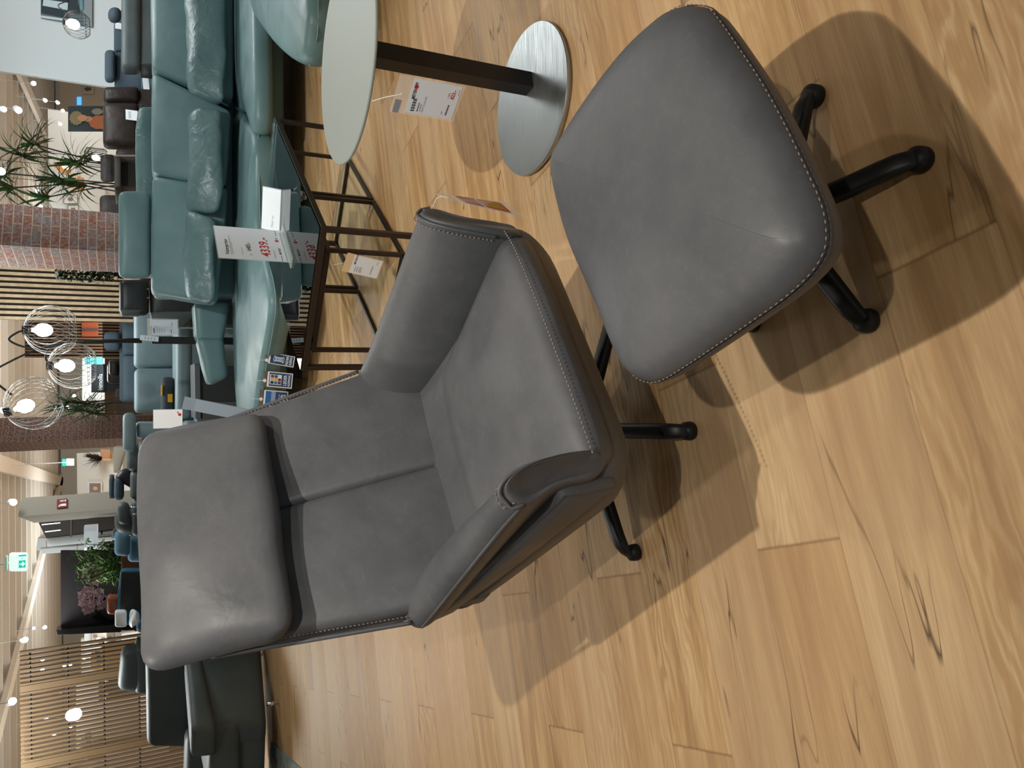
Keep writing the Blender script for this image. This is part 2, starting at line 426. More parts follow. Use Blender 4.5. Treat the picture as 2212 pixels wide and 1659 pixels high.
M['slat_dark'] = mat('walnut_slats', '6b5038', .6); M['felt'] = mat('black_felt_backing', '2a211b', .95)
M['screen'] = mat('oak_screen_slats', '7d6548', .55)
M['ceil'] = mat('ceiling_grey', 'b5b2aa', .9); M['ceil_strip'] = mat('ceiling_white_strip', 'ebe9e2', .7)
m = mat('grey_green_rug', '5d6a66', .95); t = NT(m); co = t.n('TexCoord').outputs['Object']
t.l(t.ramp(t.noise(co, 14, 6, .8), [(.35, '5d6965'), (.6, '93a09a'), (.8, 'b0b9b3')]), t.b.inputs['Base Color']); M['rug'] = m
m = mat('flower_print', '2b2527', .7); M['flower_bg'] = m
M['petal'] = mat('dusty_pink_print', '8d6f73', .7); M['petal_dark'] = mat('mauve_print', '6b5157', .7)

# ---------------------------------------------------------------- setting
def struct(o, kind='structure'): o['kind'] = kind; return o
PA = math.atan2(1.1224, 3.772)
fl = MB(); 
c_, s_ = math.cos(-PA), math.sin(-PA)
corners = [(-30, -6), (30, -6), (30, 46), (-30, 46)]
fl.sheet([(x*c_-y*s_, x*s_+y*c_, 0) for x, y in corners])
o = fl.build('floor', M['floor'], None); o.rotation_euler = (0, 0, PA); struct(o)
ZC = 3.35
cl = MB(); cl.box((0, 20, ZC+.32), (30, 26, .02)); struct(cl.build('ceiling', M['ceil']))

# ---------------------------------------------------------------- armchair (local: x right, y to the back, z up)
AC = thing('armchair', 'grey-brown leather swivel armchair with a high pillow headrest and black star base', 'armchair', (-.154, 1.739, 0), R_(35.2))
def L(mb, name, mat, parent=AC, **k): return mb.build(name, mat, parent, world=False, **k)
TP = M['taupe']
# body shell under the seat: rings from the bottom up, rounded bucket
def rrect(x0, x1, y0, y1, r, z, k=8):
    p = []
    for cx, cy, a0 in ((x1-r, y1-r, 0), (x0+r, y1-r, 90), (x0+r, y0+r, 180), (x1-r, y0+r, 270)):
        for i in range(k+1):
            a = R_(a0+90*i/k); p.append((cx+r*math.cos(a), cy+r*math.sin(a), z))
    return p
def shell_ring(hw, yf, yb, r, z, tilt):      # tilt lifts the rear
    return [(x, y, zz+tilt*max(0, (y-yf)/(yb-yf))**1.5) for x, y, zz in rrect(-hw, hw, yf, yb, r, z)]
rings = [shell_ring(.20, -.29, .12, .10, .285, .10), shell_ring(.285, -.37, .20, .12, .282, .12), shell_ring(.325, -.408, .235, .12, .290, .145),
         shell_ring(.346, -.436, .25, .12, .314, .155), shell_ring(.356, -.460, .255, .115, .35, .15), shell_ring(.360, -.474, .255, .11, .38, .13),
         shell_ring(.352, -.474, .25, .105, .41, .11), shell_ring(.32, -.455, .22, .10, .425, .09)]
L(MB().loft(rings), 'seat_shell', TP, smooth=True, sub=1)
sm = [Vector((.175, -.478-.001, z)) for z in (.265, .30, .34, .385, .42)]
sm = [Vector((-.050, -.400, .291)), Vector((-.048, -.428, .314)), Vector((-.046, -.453, .35)), Vector((-.045, -.467, .38)), Vector((-.045, -.467, .405))]
L(MB().tube(sm, .0018, 6), 'seam', M['black_leather'])
# seat cushion
zt, zb = .472, .365
c = [(-.33, -.475, zb), (.285, -.475, zb), (-.225, .08, zb), (.205, .08, zb), (-.335, -.488, zt-.012), (.275, -.488, zt-.012), (-.235, .09, zt), (.215, .09, zt)]
seat = L(hexc(c, .045, 10, (0, .012, .022), .003, 5, 3), 'seat_cushion', TP, smooth=True)
path = catmull([(-.318, -.495, .450), (-.2, -.506, .455), (0, -.511, .457), (.18, -.504, .456), (.268, -.484, .452)], 6, False)
sc = stitches(path, .0022, M['taupe_stitch'], 'stitching', seat, world=False)
# backrest: two padded panels and a rear shell
def by(z): return .085+.465*(z-.48)
def bp(x, z, d=0): return Vector((x, by(z)+d, z))
def backpanel(xa0, xa1, xb0, xb1, z0, z1, th, zmid=None):
    return [bp(xa0, z0), bp(xa1, z0), bp(xa0, z0, th), bp(xa1, z0, th), bp(xb0, z1), bp(xb1, z1), bp(xb0, z1, th), bp(xb1, z1, th)]
L(hexc(backpanel(-.362, .008, -.305, .006, .44, 1.04, .075), .022, 10, (0, .014, 0), .002, 5, 1), 'backrest_panel', TP, smooth=True)
L(hexc(backpanel(.002, .362, .002, .300, .44, 1.04, .075), .022, 10, (0, .014, 0), .002, 5, 2), 'backrest_panel', TP, smooth=True)
def bring(z, hw, d0, d1): return [bp(x, z, d) for x, d in ((-hw, d0), (-hw-.004, (d0+d1)/2), (-hw+.05, d1), (0, d1+.03), (hw-.05, d1), (hw+.004, (d0+d1)/2), (hw, d0), (0, d0))]
L(MB().loft([bring(.43, .30, .06, .09), bring(.50, .335, .05, .11), bring(.64, .358, .035, .11), bring(.85, .332, .03, .11), bring(1.04, .308, .03, .10), bring(1.09, .28, .035, .08)]), 'back_shell', TP, smooth=True, sub=2)
for s in (-1, 1):
    pth = catmull([bp(s*(.368-.06*max(0,z-.6)/.45), z, .028) for z in (.62, .7, .8, .9, 1.04)], 6, False)
    L(MB().tube(pth, .0055, 8), 'piping', TP, smooth=True)
    stitches([p+Vector((-s*.012, -.012, 0)) for p in pth], .0016, M['taupe_stitch'], 'stitching', AC, world=False)
# headrest pillow
PB = [(-.335, .872), (.275, .872), (-.315, 1.185), (.312, 1.185)]
def py(z): return .195+.43*(z-.88)
c = []
for i in (0, 2):
    for d in (0, .115):
        for k in (0, 1):
            x, z = PB[i+k]; c.append((x, py(z)+d+(.03 if i else 0)*(1 if not d else 0), z+(.012 if i == 0 and d else 0)))
hp = L(hexc(c, .05, 14, (.004, .026, .006), .011, 5, 5), 'headrest_pillow', TP, smooth=True)
for xs in (-1, 1):
    q = [(-.322 if xs < 0 else .292)+.0*z for z in (0, 1)]
    st = catmull([Vector((q[0]-xs*(-.012), py(.90)+.05, .895)), Vector((q[0]-xs*-.016, py(.95)+.055, .95)), Vector((q[0]-xs*-.014, py(1.03)+.055, 1.03)), Vector((q[0]-xs*-.016, py(1.11)+.06, 1.11)), Vector((q[0]-xs*-.006, py(1.16)+.06, 1.165))], 6, False)
# arms
def arm(s):
    prof = [(.215, .40), (.219, .465), (.232, .525), (.258, .578), (.292, .610), (.328, .622), (.358, .617), (.378, .600), (.382, .575), (.368, .548), (.350, .52), (.335, .48), (.33, .42), (.29, .39)]
    e_ = .090 if s < 0 else .036
    cx_, cz_ = .305, .51
    rings = []
    def shear(x, z, front): return (.052*(max(0, min(1, (x-.225)/.15))) if front else 0)
    for y, k, fr_ in ((-.484, .55, 1), (-.487, .80, 1), (-.486, .93, 1), (-.481, .985, 1), (-.472, 1, 1), (-.46, 1, .9), (-.42, 1, .4), (-.33, 1, 0), (-.2, 1, 0), (-.02, 1, 0), (.12, 1, 0), (.175, .99, 0), (.203, .95, 0), (.214, .85, 0), (.216, .6, 0)):
        tf = max(0, min(1, (-y-.05)/.42)); sh = e_*tf
        def xf(x, z): return x+sh*max(0, 1-(x-.215)/.14)*(1 if z > .395 else .5)
        rings.append([(s*(cx_+(xf(x, z)-cx_)*k), y+shear(x, z, True)*fr_, cz_+(z-cz_)*k+(.012 if y > .1 else 0)*(y-.1)/.1) for x, z in prof])
    a = L(MB().loft(rings), 'armrest', TP, smooth=True, sub=2)
    top = [(.376, .602)]
    p1 = catmull([(s*.377, y, .592+z) for y, z in ((.185, .002), (.05, .0), (-.1, .0), (-.25, .0), (-.38, -.002), (-.432, -.006))], 6, False)
    def xf1(x, z): return x+e_*max(0, 1-(x-.215)/.14)
    p2 = catmull([(s*(xf1(x, z)+(.003 if x > .37 else 0)), -.474+shear(x, z, True), z+.003) for x, z in prof[7:0:-1]], 5, False)
    L(MB().tube(p1+p2[1:], .0042, 8), 'piping', TP, a, smooth=True)
    stitches([q+Vector((-s*.006*(0 if i > len(p1) else 1), (.012 if i > len(p1) else 0), .010 if i <= len(p1) else .003)) for i, q in enumerate(p1+p2[1:])], .0019, M['taupe_stitch'], 'stitching', a, world=False)
    # outer side panel under the pad
    c = []
    for x in (0,):
        pass
    lo, hi = .320, .376
    def sx(v): return s*v
    A = [(lo, -.43, .36), (hi-.02, -.43, .36), (lo, .22, .48), (hi-.03, .22, .49), (lo, -.43, .50), (hi-.004, -.43, .50), (lo, .235, .59), (hi-.012, .235, .585)]
    if s < 0: A = [(-A[i^1][0], A[i^1][1], A[i^1][2]) for i in range(8)]
    L(hexc(A, .026, 8, (.010, 0, 0), 0, 5, 1), 'side_panel', TP, smooth=True)
    return a
arm(-1); arm(1)
# star base
def star_base(root, cx, cy, r, angs, hub_z, h0, wd=.020):
    def LL(mb, n, mt, p=root, **k): return mb.build(n, mt, p, world=False, **k)
    LL(MB().lathe([(.03, hub_z), (.034, hub_z-.02), (.036, .09), (.042, .085), (.045, .055), (.035, .045)], (cx, cy, 0), 24), 'swivel_column', M['black_metal'], smooth=True)
    for a in angs:
        d = Vector((math.cos(R_(a)), math.sin(R_(a)), 0)); n = Vector((-d.y, d.x, 0)); c0 = Vector((cx, cy, 0))
        rings = []
        for t, z, w_, hh in ((.02, h0, wd*.95, .017), (.10, h0-.004, wd, .018), (r*.55, h0-.016, wd, .017), (r-.05, h0-.030, wd, .015), (r-.022, h0-.037, wd*.95, .014), (r-.004, h0-.048, wd*.85, .012), (r+.010, h0-.062, wd*.6, .008)):
            z = max(z, .016)
            ring = []
            for k in range(14):
                q = 2*math.pi*k/14; cx_, sy_ = math.cos(q), math.sin(q)
                ex = abs(cx_)**.6*(1 if cx_ > 0 else -1); ez = abs(sy_)**.7*(1 if sy_ > 0 else -1)
                ring.append(c0+d*t+n*ex*w_+Vector((0, 0, z+ez*hh)))
            rings.append(ring)
        lg = LL(MB().loft(rings), 'leg', M['black_metal'], smooth=True)
        LL(MB().lathe([(.010, .030), (.021, .024), (.0225, .012), (.0225, .004), (.018, .0), (.001, .0)][::-1], tuple(c0+d*(r-.002)), 20), 'glide', M['black_plastic'], lg, smooth=True)
star_base(AC, .026, -.005, .345, [x-35.2 for x in (-88, -16, 56, 128, 200)], .30, .082)

# hanging tag at the front of the right armrest
tg = thing('price_tag', 'orange and gold ticket in a clear sleeve hanging from the front of the armrest', 'tag', (.55, 1.52, .42))
a, b, c_2, d_ = AT(936, 416, 1.52), AT(968, 431, 1.50), AT(1130, 469, 1.50), AT(1094, 437, 1.52)
def lerp2(u, v): return (a*(1-v)+d_*v)*(1-u)+(b*(1-v)+c_2*v)*u
nn = (b-a).cross(d_-a).normalized()
if nn.dot(CAM-a) < 0: nn = -nn
def quadslab(f, u0, u1, v0, v1, off, th):
    P = [f(u0, v0), f(u1, v0), f(u1, v1), f(u0, v1)]
    lo = [p+nn*off for p in P]; hi = [p+nn*(off+th) for p in P]
    return MB().hexa([lo[3], lo[2], lo[0], lo[1], hi[3], hi[2], hi[0], hi[1]])
quadslab(lerp2, 0, 1, 0, 1, 0, .0006).build('plastic_sleeve', M['sleeve'], tg)
quadslab(lerp2, .1, .92, .22, .9, -.0012, .0006).build('paper_insert', M['white'], tg)
quadslab(lerp2, .14, .88, .26, .50, .0012, .0004).build('orange_panel', M['orange_card'], tg)
g = quadslab(lerp2, .14, .88, .54, .86, .0012, .0004).build('gold_panel', M['orange_card'], tg)
quadslab(lerp2, .22, .80, .58, .82, .002, .0004).build('gold_field', M['gold_card'], g)
MB().tube([lerp2(.5, .1), AT(952, 424, 1.56), AT(942, 430, 1.58), AC.matrix_world @ Vector((.378, -.43, .58))], .0008, 5).build('string', M['white'], tg)

# ---------------------------------------------------------------- ottoman
OT = thing('ottoman', 'grey-brown leather footstool on a black star base in front of the armchair', 'footstool', (.31, 1.045, 0), 0)
out_px = [(1490, 10), (1528, 17), (1556, 48), (1592, 100), (1640, 172), (1690, 262), (1738, 362), (1772, 440), (1783, 500), (1776, 548), (1744, 596),
          (1690, 645), (1620, 695), (1550, 743), (1480, 790), (1430, 820), (1395, 825), (1362, 805), (1334, 752), (1305, 680), (1272, 605), (1238, 525), (1212, 430), (1203, 372),
          (1207, 330), (1228, 288), (1268, 225), (1318, 155), (1372, 90), (1420, 45), (1456, 18)]
out = catmull([G(x, y, .385) for x, y in out_px], 3)
cen = sum(out, Vector())/len(out)
def oring(k, z, inset):
    r = []
    n = len(out)
    for i, p in enumerate(out):
        t = (out[(i+1) % n]-out[i-1]).normalized(); nr = Vector((t.y, -t.x, 0))
        if nr.dot(cen-p) < 0: nr = -nr
        q = p+nr*inset; q = cen+(q-cen)*k; r.append((q.x, q.y, z))
    return r
rings = [oring(.3, .315, .05), oring(1, .315, .055), oring(1, .318, .035), oring(1, .330, .014), oring(1, .350, .003), oring(1, .372, 0), oring(1, .385, .001), oring(1, .402, .009), oring(1, .415, .022), oring(1, .423, .042),
         oring(.93, .430, .05), oring(.75, .437, .05), oring(.5, .441, .05), oring(.25, .443, .05), oring(.05, .4435, .05)]
cu = MB().loft(rings).build('seat_cushion', M['taupe'], OT, smooth=True, sub=1)
MB().loft([oring(1, .372, -.0006), oring(1, .3745, -.0022), oring(1, .377, -.0006)], caps=False).build('seam_welt', M['taupe'], cu, smooth=True)
stp = [Vector(p) for p in oring(1, .384, -.0004)]; stp.append(stp[0])
stitches(stp, .0013, M['taupe_stitch'], 'stitching', cu, .006, .005)
MB().lathe([(.11, .30), (.11, .316), (.02, .316)], (.31, 1.045, 0), 24).build('mounting_plate', M['black_metal'], OT)
star_base(OT, 0, 0, .243, (-4, -76, -148, 140, 68), .31, .072, .019)

# ---------------------------------------------------------------- round side table
ST = thing('side_table', 'round grey glass side table on a square black post and steel disc base', 'side table', (.93, 2.16, 0), 0)
def LS(mb, n, mt, p=ST, **k): return mb.build(n, mt, p, world=False, **k)
LS(MB().lathe([(.20, .0), (.232, .001), (.232, .006), (.228, .008), (.238, .010), (.240, .013), (.240, .019), (.2385, .0215), (.22, .022), (.001, .022)], (0, 0, 0), 96), 'base_disc', M['steel'], smooth=False, bevel=0)
col0 = Vector((.028, .035, 0))
LS(MB().box((0.053, 0.0, .31), (.0275, .0275, .288), R_(12)), 'post', M['black_metal'], bevel=.002)
LS(MB().box((0.053, 0.0, .585), (.034, .034, .012), R_(12)), 'collar', M['black_metal'], bevel=.002)
LS(MB().box((0.053, 0.0, .604), (.12, .03, .004), R_(12)), 'top_bracket', M['black_metal'], bevel=.001)
TT = (0.045, .035)
top = LS(MB().lathe([(.10, .611), (.302, .611), (.307, .6125), (.3085, .615), (.3085, .618), (.307, .6205), (.304, .621), (.001, .621)], (TT[0], TT[1], 0), 128), 'table_top', M['satin'])
for p in top.data.polygons: p.use_smooth = False
# its price tag
pt = thing('price_tag', 'white price ticket hanging on a string below the round grey table top', 'tag', (.83, 1.80, .44))
Yt = 1.86
zt0 = AT(842, 241, 1.90).z; tl0 = G(842, 241, zt0); tr0 = G(865, 160, zt0); hb = tl0.z-AT(978, 258, tl0.y).z
C4 = [tr0, tl0, tl0-Vector((0, 0, hb)), tr0-Vector((0, 0, hb))]   # right-top, left-top, left-bottom, right-bottom
TLp, TRp, BRp, BLp = C4[1], C4[0], C4[3], C4[2]
rv = ((TRp-TLp)+(BRp-BLp)).normalized(); uv = ((TLp-BLp)+(TRp-BRp)).normalized(); uv = (uv-rv*uv.dot(rv)).normalized()
Wd = ((TRp-TLp).length+(BRp-BLp).length)/2; Hd = ((TLp-BLp).length+(TRp-BRp).length)/2; cc = (TLp+TRp+BRp+BLp)/4
org = cc-rv*Wd/2-uv*Hd/2; nf = rv.cross(uv)
def rect(x0, x1, y0, y1, o0, o1, org=org, rv=rv, uv=uv, nf=nf):
    P = [org+rv*x+uv*y for x, y in ((x0, y0), (x1, y0), (x0, y1), (x1, y1))]
    return MB().hexa([p+nf*o0 for p in P]+[p+nf*o1 for p in P])
rect(0, Wd, 0, Hd, -.0008, .0008).build('plastic_sleeve', M['sleeve'], pt)
ins = rect(.06*Wd, .97*Wd, .04*Hd, .78*Hd, .0010, .0014).build('paper_insert', M['paper'], pt)
rect(.0*Wd+.001, .36*Wd, .88*Hd, .97*Hd, .001, .0014).build('grey_sticker', M['grey_ink'], pt)
def T(s, x, y, size, mt, name='printed_text', p=ins, bold=False, sx=1, org=org, rv=rv, uv=uv, W=Wd, H=Hd, off=.0018, align='LEFT'):
    return text(s, size*H, mt, name, p, org+rv*x*W+uv*y*H, rv, uv, .0001, align, bold, off, sx)
T('MEYERH', .44, .70, .066, M['ink'], 'shop_name', bold=True, sx=.8); T('FF', .80, .70, .066, M['ink'], 'shop_name', bold=True, sx=.8)
MB().lathe([(.001, 0), (.028*Hd, 0), (.028*Hd, .0003)], (0, 0, 0), 20).build('t', M['red_ink']); bpy.data.objects.remove(bpy.data.objects['t'])
def disc(c, r, mt, name, parent, rv=rv, uv=uv, nf=nf, off=.0018):
    n = 20; ring = lambda o_: [c+nf*o_+(rv*math.cos(2*math.pi*k/n)+uv*math.sin(2*math.pi*k/n))*r for k in range(n)]
    return MB().loft([ring(off), ring(off+.0003)]).build(name, mt, parent)
disc(org+rv*.765*Wd+uv*.722*Hd, .030*Hd, M['red_ink'], 'red_dot', ins)
T('823,-', .60, .115, .075, M['red_ink'], 'price', bold=True); T('1.028,-', .60, .19, .04, M['grey_ink'], 'old_price')
for yy, t_ in ((.60, 'Beistelltisch'), (.56, 'LS 990787'), (.52, 'MATT/ GLAS/ CHR.')): T(t_, .13, yy, .032, M['ink'] if yy > .57 else M['grey_ink'])
T('Abholpreis', .14, .145, .042, M['ink'], bold=True); T('UVP', .14, .215, .035, M['grey_ink']); T('inkl. MwSt.', .72, .06, .022, M['grey_ink'])
bc = MB()
for i in range(15): bc.add(rect(.12*Wd+i*.024*Wd, .12*Wd+i*.024*Wd+(.010+.009*((i*7) % 3 == 0))*Wd, .655*Hd, .71*Hd, .0016, .0019).v, [(0, 2, 3, 1), (4, 5, 7, 6), (0, 1, 5, 4), (2, 6, 7, 3), (0, 4, 6, 2), (1, 3, 7, 5)])
bc.build('barcode', M['ink'], ins)
hole = org+rv*.52*Wd+uv*.90*Hd; disc(hole, .012*Hd, M['white'], 'eyelet', pt, off=.001)
MB().tube([hole+nf*.002, (hole+Vector((hole.x+.008, 1.955, .612)))/2+Vector((0, 0, .004)), Vector((hole.x+.008, 1.955, .612))], .0009, 5).build('string', M['white'], pt)

# ---------------------------------------------------------------- glass coffee table with two smaller tables nested under it
U = Vector((.6, .8, 0)); V = Vector((-.8, .6, 0)).normalized()
def table(name, label, B, lu, lv, h, sec, rails, glass=True):
    t = thing(name, label, 'coffee table', (B.x, B.y, 0), 0)
    P = lambda u, v, z: B+U*u+V*v+Vector((0, 0, z))
    k = sec/2
    fr = MB()
    for a, b in (((k, k), (lu-k, k)), ((k, lv-k), (lu-k, lv-k))): fr.beam(P(a[0]-k, a[1], h-sec/2), P(b[0]+k, b[1], h-sec/2), sec, sec)
    for a, b in (((k, sec), (k, lv-sec)), ((lu-k, sec), (lu-k, lv-sec))): fr.beam(P(*a, h-sec/2), P(*b, h-sec/2), sec, sec)
    fr.build('top_frame', M['bronze'], t, bevel=.0015)
    gl = MB().hexa([P(u, v, z) for z in (h+.0005, h+.0075) for v in (.004, lv-.004) for u in (.004, lu-.004)])
    gl.build('glass_top', M['glass'], t)
    for u in (k, lu-k):
        for v in (k, lv-k):
            MB().beam(P(u, v, 0), P(u, v, h-sec), sec*.9, sec*.9, U).build('leg', M['bronze'], t, bevel=.0012)
    for a, b in rails: MB().beam(P(*a, k*.9), P(*b, k*.9), sec*.9, sec*.9).build('floor_rail', M['bronze'], t, bevel=.0012)
    return t, P
B0 = Vector((.690, 3.265, 0))
s_ = .026
CT, CP = table('coffee_table', 'rectangular coffee table with clear glass top in a dark bronze metal frame', B0, 1.40, .765, .452, s_, [])
def nest(label, u0, lu, op):
    v0, lv = .165, .58; k = .011
    rl = [((0.02, k), (lu-.02, k)), ((.02, lv-k), (lu-.02, lv-k))]
    rl.append(((lu-k, .0), (lu-k, lv)) if op == 0 else ((k, .0), (k, lv)))
    return table('nesting_table', label, B0+U*u0+V*v0, lu, lv, .385, .022, rl)
nest('small metal table nested under the far end of the glass coffee table', .775, .60, 0)
nest('small metal table nested under the near end of the glass coffee table', .13, .625, 1)
# ticket on the near long side
tk = thing('price_tag', 'white price ticket in a beige sleeve hanging from the glass coffee table frame', 'tag', tuple(CP(.0, .32, .3)), 0)
def plane_pt(x, y, p, n):
    v = ray(x, y); return CAM+v*((p-CAM).dot(n)/v.dot(n))
pn = -U
q = [plane_pt(x, y, B0-U*.012, pn) for x, y in ((752, 554), (733, 594), (818, 594), (829, 556))]   # TR TL BL BR
def frame_from(TL, TR, BR, BL):
    rv = ((TR-TL)+(BR-BL)).normalized(); uv = ((TL-BL)+(TR-BR)).normalized(); uv = (uv-rv*uv.dot(rv)).normalized()
    W = ((TR-TL).length+(BR-BL).length)/2; H = ((TL-BL).length+(TR-BR).length)/2; c = (TL+TR+BR+BL)/4
    return dict(org=c-rv*W/2-uv*H/2, rv=rv, uv=uv, W=W, H=H, nf=rv.cross(uv))
def card(fr, x0, x1, y0, y1, o0, o1): return rect(x0*fr['W'], x1*fr['W'], y0*fr['H'], y1*fr['H'], o0, o1, fr['org'], fr['rv'], fr['uv'], fr['nf'])
def CTX(fr, p, s, x, y, size, mt, name='printed_text', bold=False, sx=1, align='LEFT', off=.0018):
    return text(s, size*fr['H'], mt, name, p, fr['org']+fr['rv']*x*fr['W']+fr['uv']*y*fr['H'], fr['rv'], fr['uv'], .0001, align, bold, off, sx)
f1 = frame_from(q[1], q[0], q[3], q[2])
card(f1, 0, 1, 0, 1, -.0006, .0006).build('plastic_sleeve', M['beige'], tk)
i1 = card(f1, .03, .97, .02, .80, .0008, .0012).build('paper_insert', M['paper'], tk)
CTX(f1, i1, 'MEYERHOFF', .5, .70, .075, M['ink'], 'shop_name', True, .8); CTX(f1, i1, '315,-', .70, .12, .06, M['red_ink'], 'price')
for k, yy in enumerate((.66, .60, .54, .50)): card(f1, .12, .42, yy, yy+.018, .0013, .0016).build('printed_line', M['grey_ink'], i1)
card(f1, .14, .62, .22, .24, .0013, .0016).build('printed_line', M['grey_ink'], i1)
MB().tube([f1['org']+f1['rv']*f1['W']*.5+f1['uv']*f1['H']*.94, plane_pt(720, 572, B0, pn)+Vector((0, 0, .0))], .0009, 5).build('string', M['white'], tk)

# acrylic stand with the price poster on the glass
ps = thing('sign_holder', 'upright clear acrylic stand with a large red price, standing on the glass coffee table', 'price sign', tuple(CP(.22, .36, .46)), 0)
zt_ = .4605
bl, br = G(630, 563, zt_), G(611, 500, zt_)
q = None
up = Vector((0, 0, 1)); rvv = (br-bl).normalized(); nn_ = rvv.cross(up)
tl = plane_pt(473, 560, bl, nn_); tr = plane_pt(462, 487, bl, nn_)
f2 = frame_from(tl, tr, br, bl)
card(f2, -.01, 1.01, .02, 1.01, -.002, .000).build('acrylic_back', M['acrylic'], ps)
i2 = card(f2, .0, 1, .07, .995, .0002, .0008).build('poster', M['paper'], ps)
card(f2, -.03, 1.03, -.0, .022, -.03, .03).build('acrylic_foot', M['acrylic'], ps)
CTX(f2, i2, 'Polstergarnitur', .12, .85, .072, M['ink'], 'heading', True, .98, off=.001)
card(f2, .12, .70, .815, .822, .0009, .0012).build('printed_line', M['grey_ink'], i2); card(f2, .12, .52, .795, .802, .0009, .0012).build('printed_line', M['grey_ink'], i2)
card(f2, .12, .36, .665, .671, .0009, .0012).build('printed_line', M['grey_ink'], i2)
CTX(f2, i2, 'UVP', .12, .535, .05, M['grey_ink'], 'printed_text', False, .6, off=.001); CTX(f2, i2, '6485.-', .26, .54, .088, M['ink'], 'old_price', True, 1.1, off=.001)
CTX(f2, i2, '4339.-', .12, .28, .185, M['red_ink'], 'price', True, 1.18, off=.001)
CTX(f2, i2, 'MEYERH', .21, .115, .050, M['ink'], 'shop_name', True, 1.0, off=.001); CTX(f2, i2, 'FF', .69, .115, .050, M['ink'], 'shop_name', True, 1.0, off=.001)
disc(f2['org']+f2['rv']*.64*f2['W']+f2['uv']*.138*f2['H'], .03*f2['H'], M['red_ink'], 'red_dot', i2, f2['rv'], f2['uv'], f2['nf'], .001)
card(f2, .0, .18, .125, .132, .0009, .0012).build('printed_line', M['ink'], i2); card(f2, .80, .98, .125, .132, .0009, .0012).build('printed_line', M['ink'], i2)
card(f2, .08, .34, .215, .220, .0009, .0012).build('printed_line', M['ink'], i2)
# bright leaflet stand lying at the back of the table
lf = thing('leaflet_holder', 'tilted white leaflet in a clear holder on the glass table beside the price stand', 'leaflet', tuple(G(600, 440, .46)), 0)
a1, b1, c1, d1 = G(603, 470, .462)+Vector((-.03, .06, 0)), G(606, 414, .462), AT(569, 398, G(606, 414, .462).y+.10), AT(563, 500, G(603, 470, .462).y+.16)
a1 = G(605, 497, .462)
f3 = frame_from(d1, c1, b1, a1)
card(f3, 0, 1, 0, 1, -.003, -.001).build('acrylic_plate', M['acrylic'], lf)
i3 = card(f3, .02, .98, .02, .98, -.0008, .0004).build('leaflet', M['white'], lf)
CTX(f3, i3, 'Mehr zu', .10, .35, .16, M['grey_ink'], 'printed_text', False, .7, off=.0006)

# ---------------------------------------------------------------- sofas
def outcush(poly, z0, z1, R, puff=.02, per=4):
    o_ = catmull([Vector((x, y, 0)) for x, y in poly], per); n = len(o_); cen = sum(o_, Vector())/n
    def ring(k, z, ins):
        r = []
        for i, p in enumerate(o_):
            t = (o_[(i+1) % n]-o_[i-1]).normalized(); nr = Vector((t.y, -t.x, 0))
            if nr.dot(cen-p) < 0: nr = -nr
            q = p+nr*ins; q = cen+(q-cen)*k; r.append((q.x, q.y, z))
        return r
    return MB().loft([ring(.5, z0, R), ring(1, z0, R), ring(1, z0+R*.3, R*.3), ring(1, z0+R, 0), ring(1, z1-R, 0), ring(1, z1-R*.5, R*.13), ring(1, z1-R*.13, R*.5), ring(1, z1, R), ring(.85, z1+puff*.4, R), ring(.6, z1+puff*.8, R), ring(.3, z1+puff, R), ring(.05, z1+puff, R)])
SF = thing('corner_sofa', 'long teal leather corner sofa behind the glass coffee table', 'sofa', (1.4, 6.1, 0))
def B(mb, n, mt, p, **k): return mb.build(n, mt, p, smooth=True, **k)
s1 = B(outcush([(1.80, 5.50), (2.6, 5.45), (3.5, 5.45), (3.5, 6.75), (2.45, 6.75), (2.1, 6.0)], .27, .405, .05, .03), 'seat_cushion', M['teal'], SF)
s2 = B(outcush([(1.79, 5.56), (1.45, 5.56), (1.15, 5.52), (.88, 5.24), (.64, 5.00), (.50, 4.97), (.36, 5.10), (.10, 5.42), (-.22, 5.74), (-.45, 6.0), (-.38, 6.5), (.2, 6.85), (1.3, 6.9), (2.35, 6.8), (2.08, 6.1)], .25, .405, .045, .03), 'seat_cushion', M['teal'], SF)
B(outcush([(-.15, 5.95), (.6, 5.80), (1.8, 5.82), (3.5, 5.82), (3.5, 7.0), (1.0, 7.0), (-.2, 6.9)], .135, .265, .03, 0), 'base', M['teal'], SF)
c3 = B(outcush([(1.66, 3.92), (1.74, 3.74), (1.95, 3.72), (2.9, 4.05), (3.9, 4.5), (3.9, 6.0), (3.0, 6.0), (2.55, 5.42), (2.05, 4.66)], .245, .405, .06, .03), 'chaise_cushion', M['teal'], SF)
B(outcush([(1.86, 4.05), (2.1, 3.95), (3.8, 4.7), (3.8, 6.0), (3.0, 6.0), (2.4, 5.0)], .12, .26, .03, 0), 'base', M['teal'], SF)
MB().tube(catmull([(1.655, 3.92, .352), (1.735, 3.733, .352), (1.95, 3.71, .352), (2.4, 3.86, .352), (2.9, 4.04, .352)], 6, False), .004, 6).build('piping', M['teal_stitch'], c3, smooth=True)
MB().tube(catmull([(1.8, 5.553, .362), (1.45, 5.553, .362), (1.15, 5.513, .362), (.88, 5.232, .362), (.64, 4.99, .362), (.50, 4.96, .362), (.36, 5.09, .362), (.10, 5.41, .362), (-.22, 5.73, .362)], 6, False), .004, 6).build('piping', M['teal_stitch'], s2, smooth=True)
for x, y in ((3.2, 5.9), (.1, 6.0), (3.6, 4.7), (1.0, 6.8), (2.3, 4.2)): MB().box((x, y, .068), (.035, .035, .068)).build('foot', M['black_metal'], SF)
def fq(pts, Ys): return q4(pts, Ys)
bk = [((328, 150), (324, -160), (505, -160), (505, 215)), ((328, 374), (328, 153), (500, 238), (490, 402)), ((326, 632), (329, 378), (495, 404), (470, 655))]
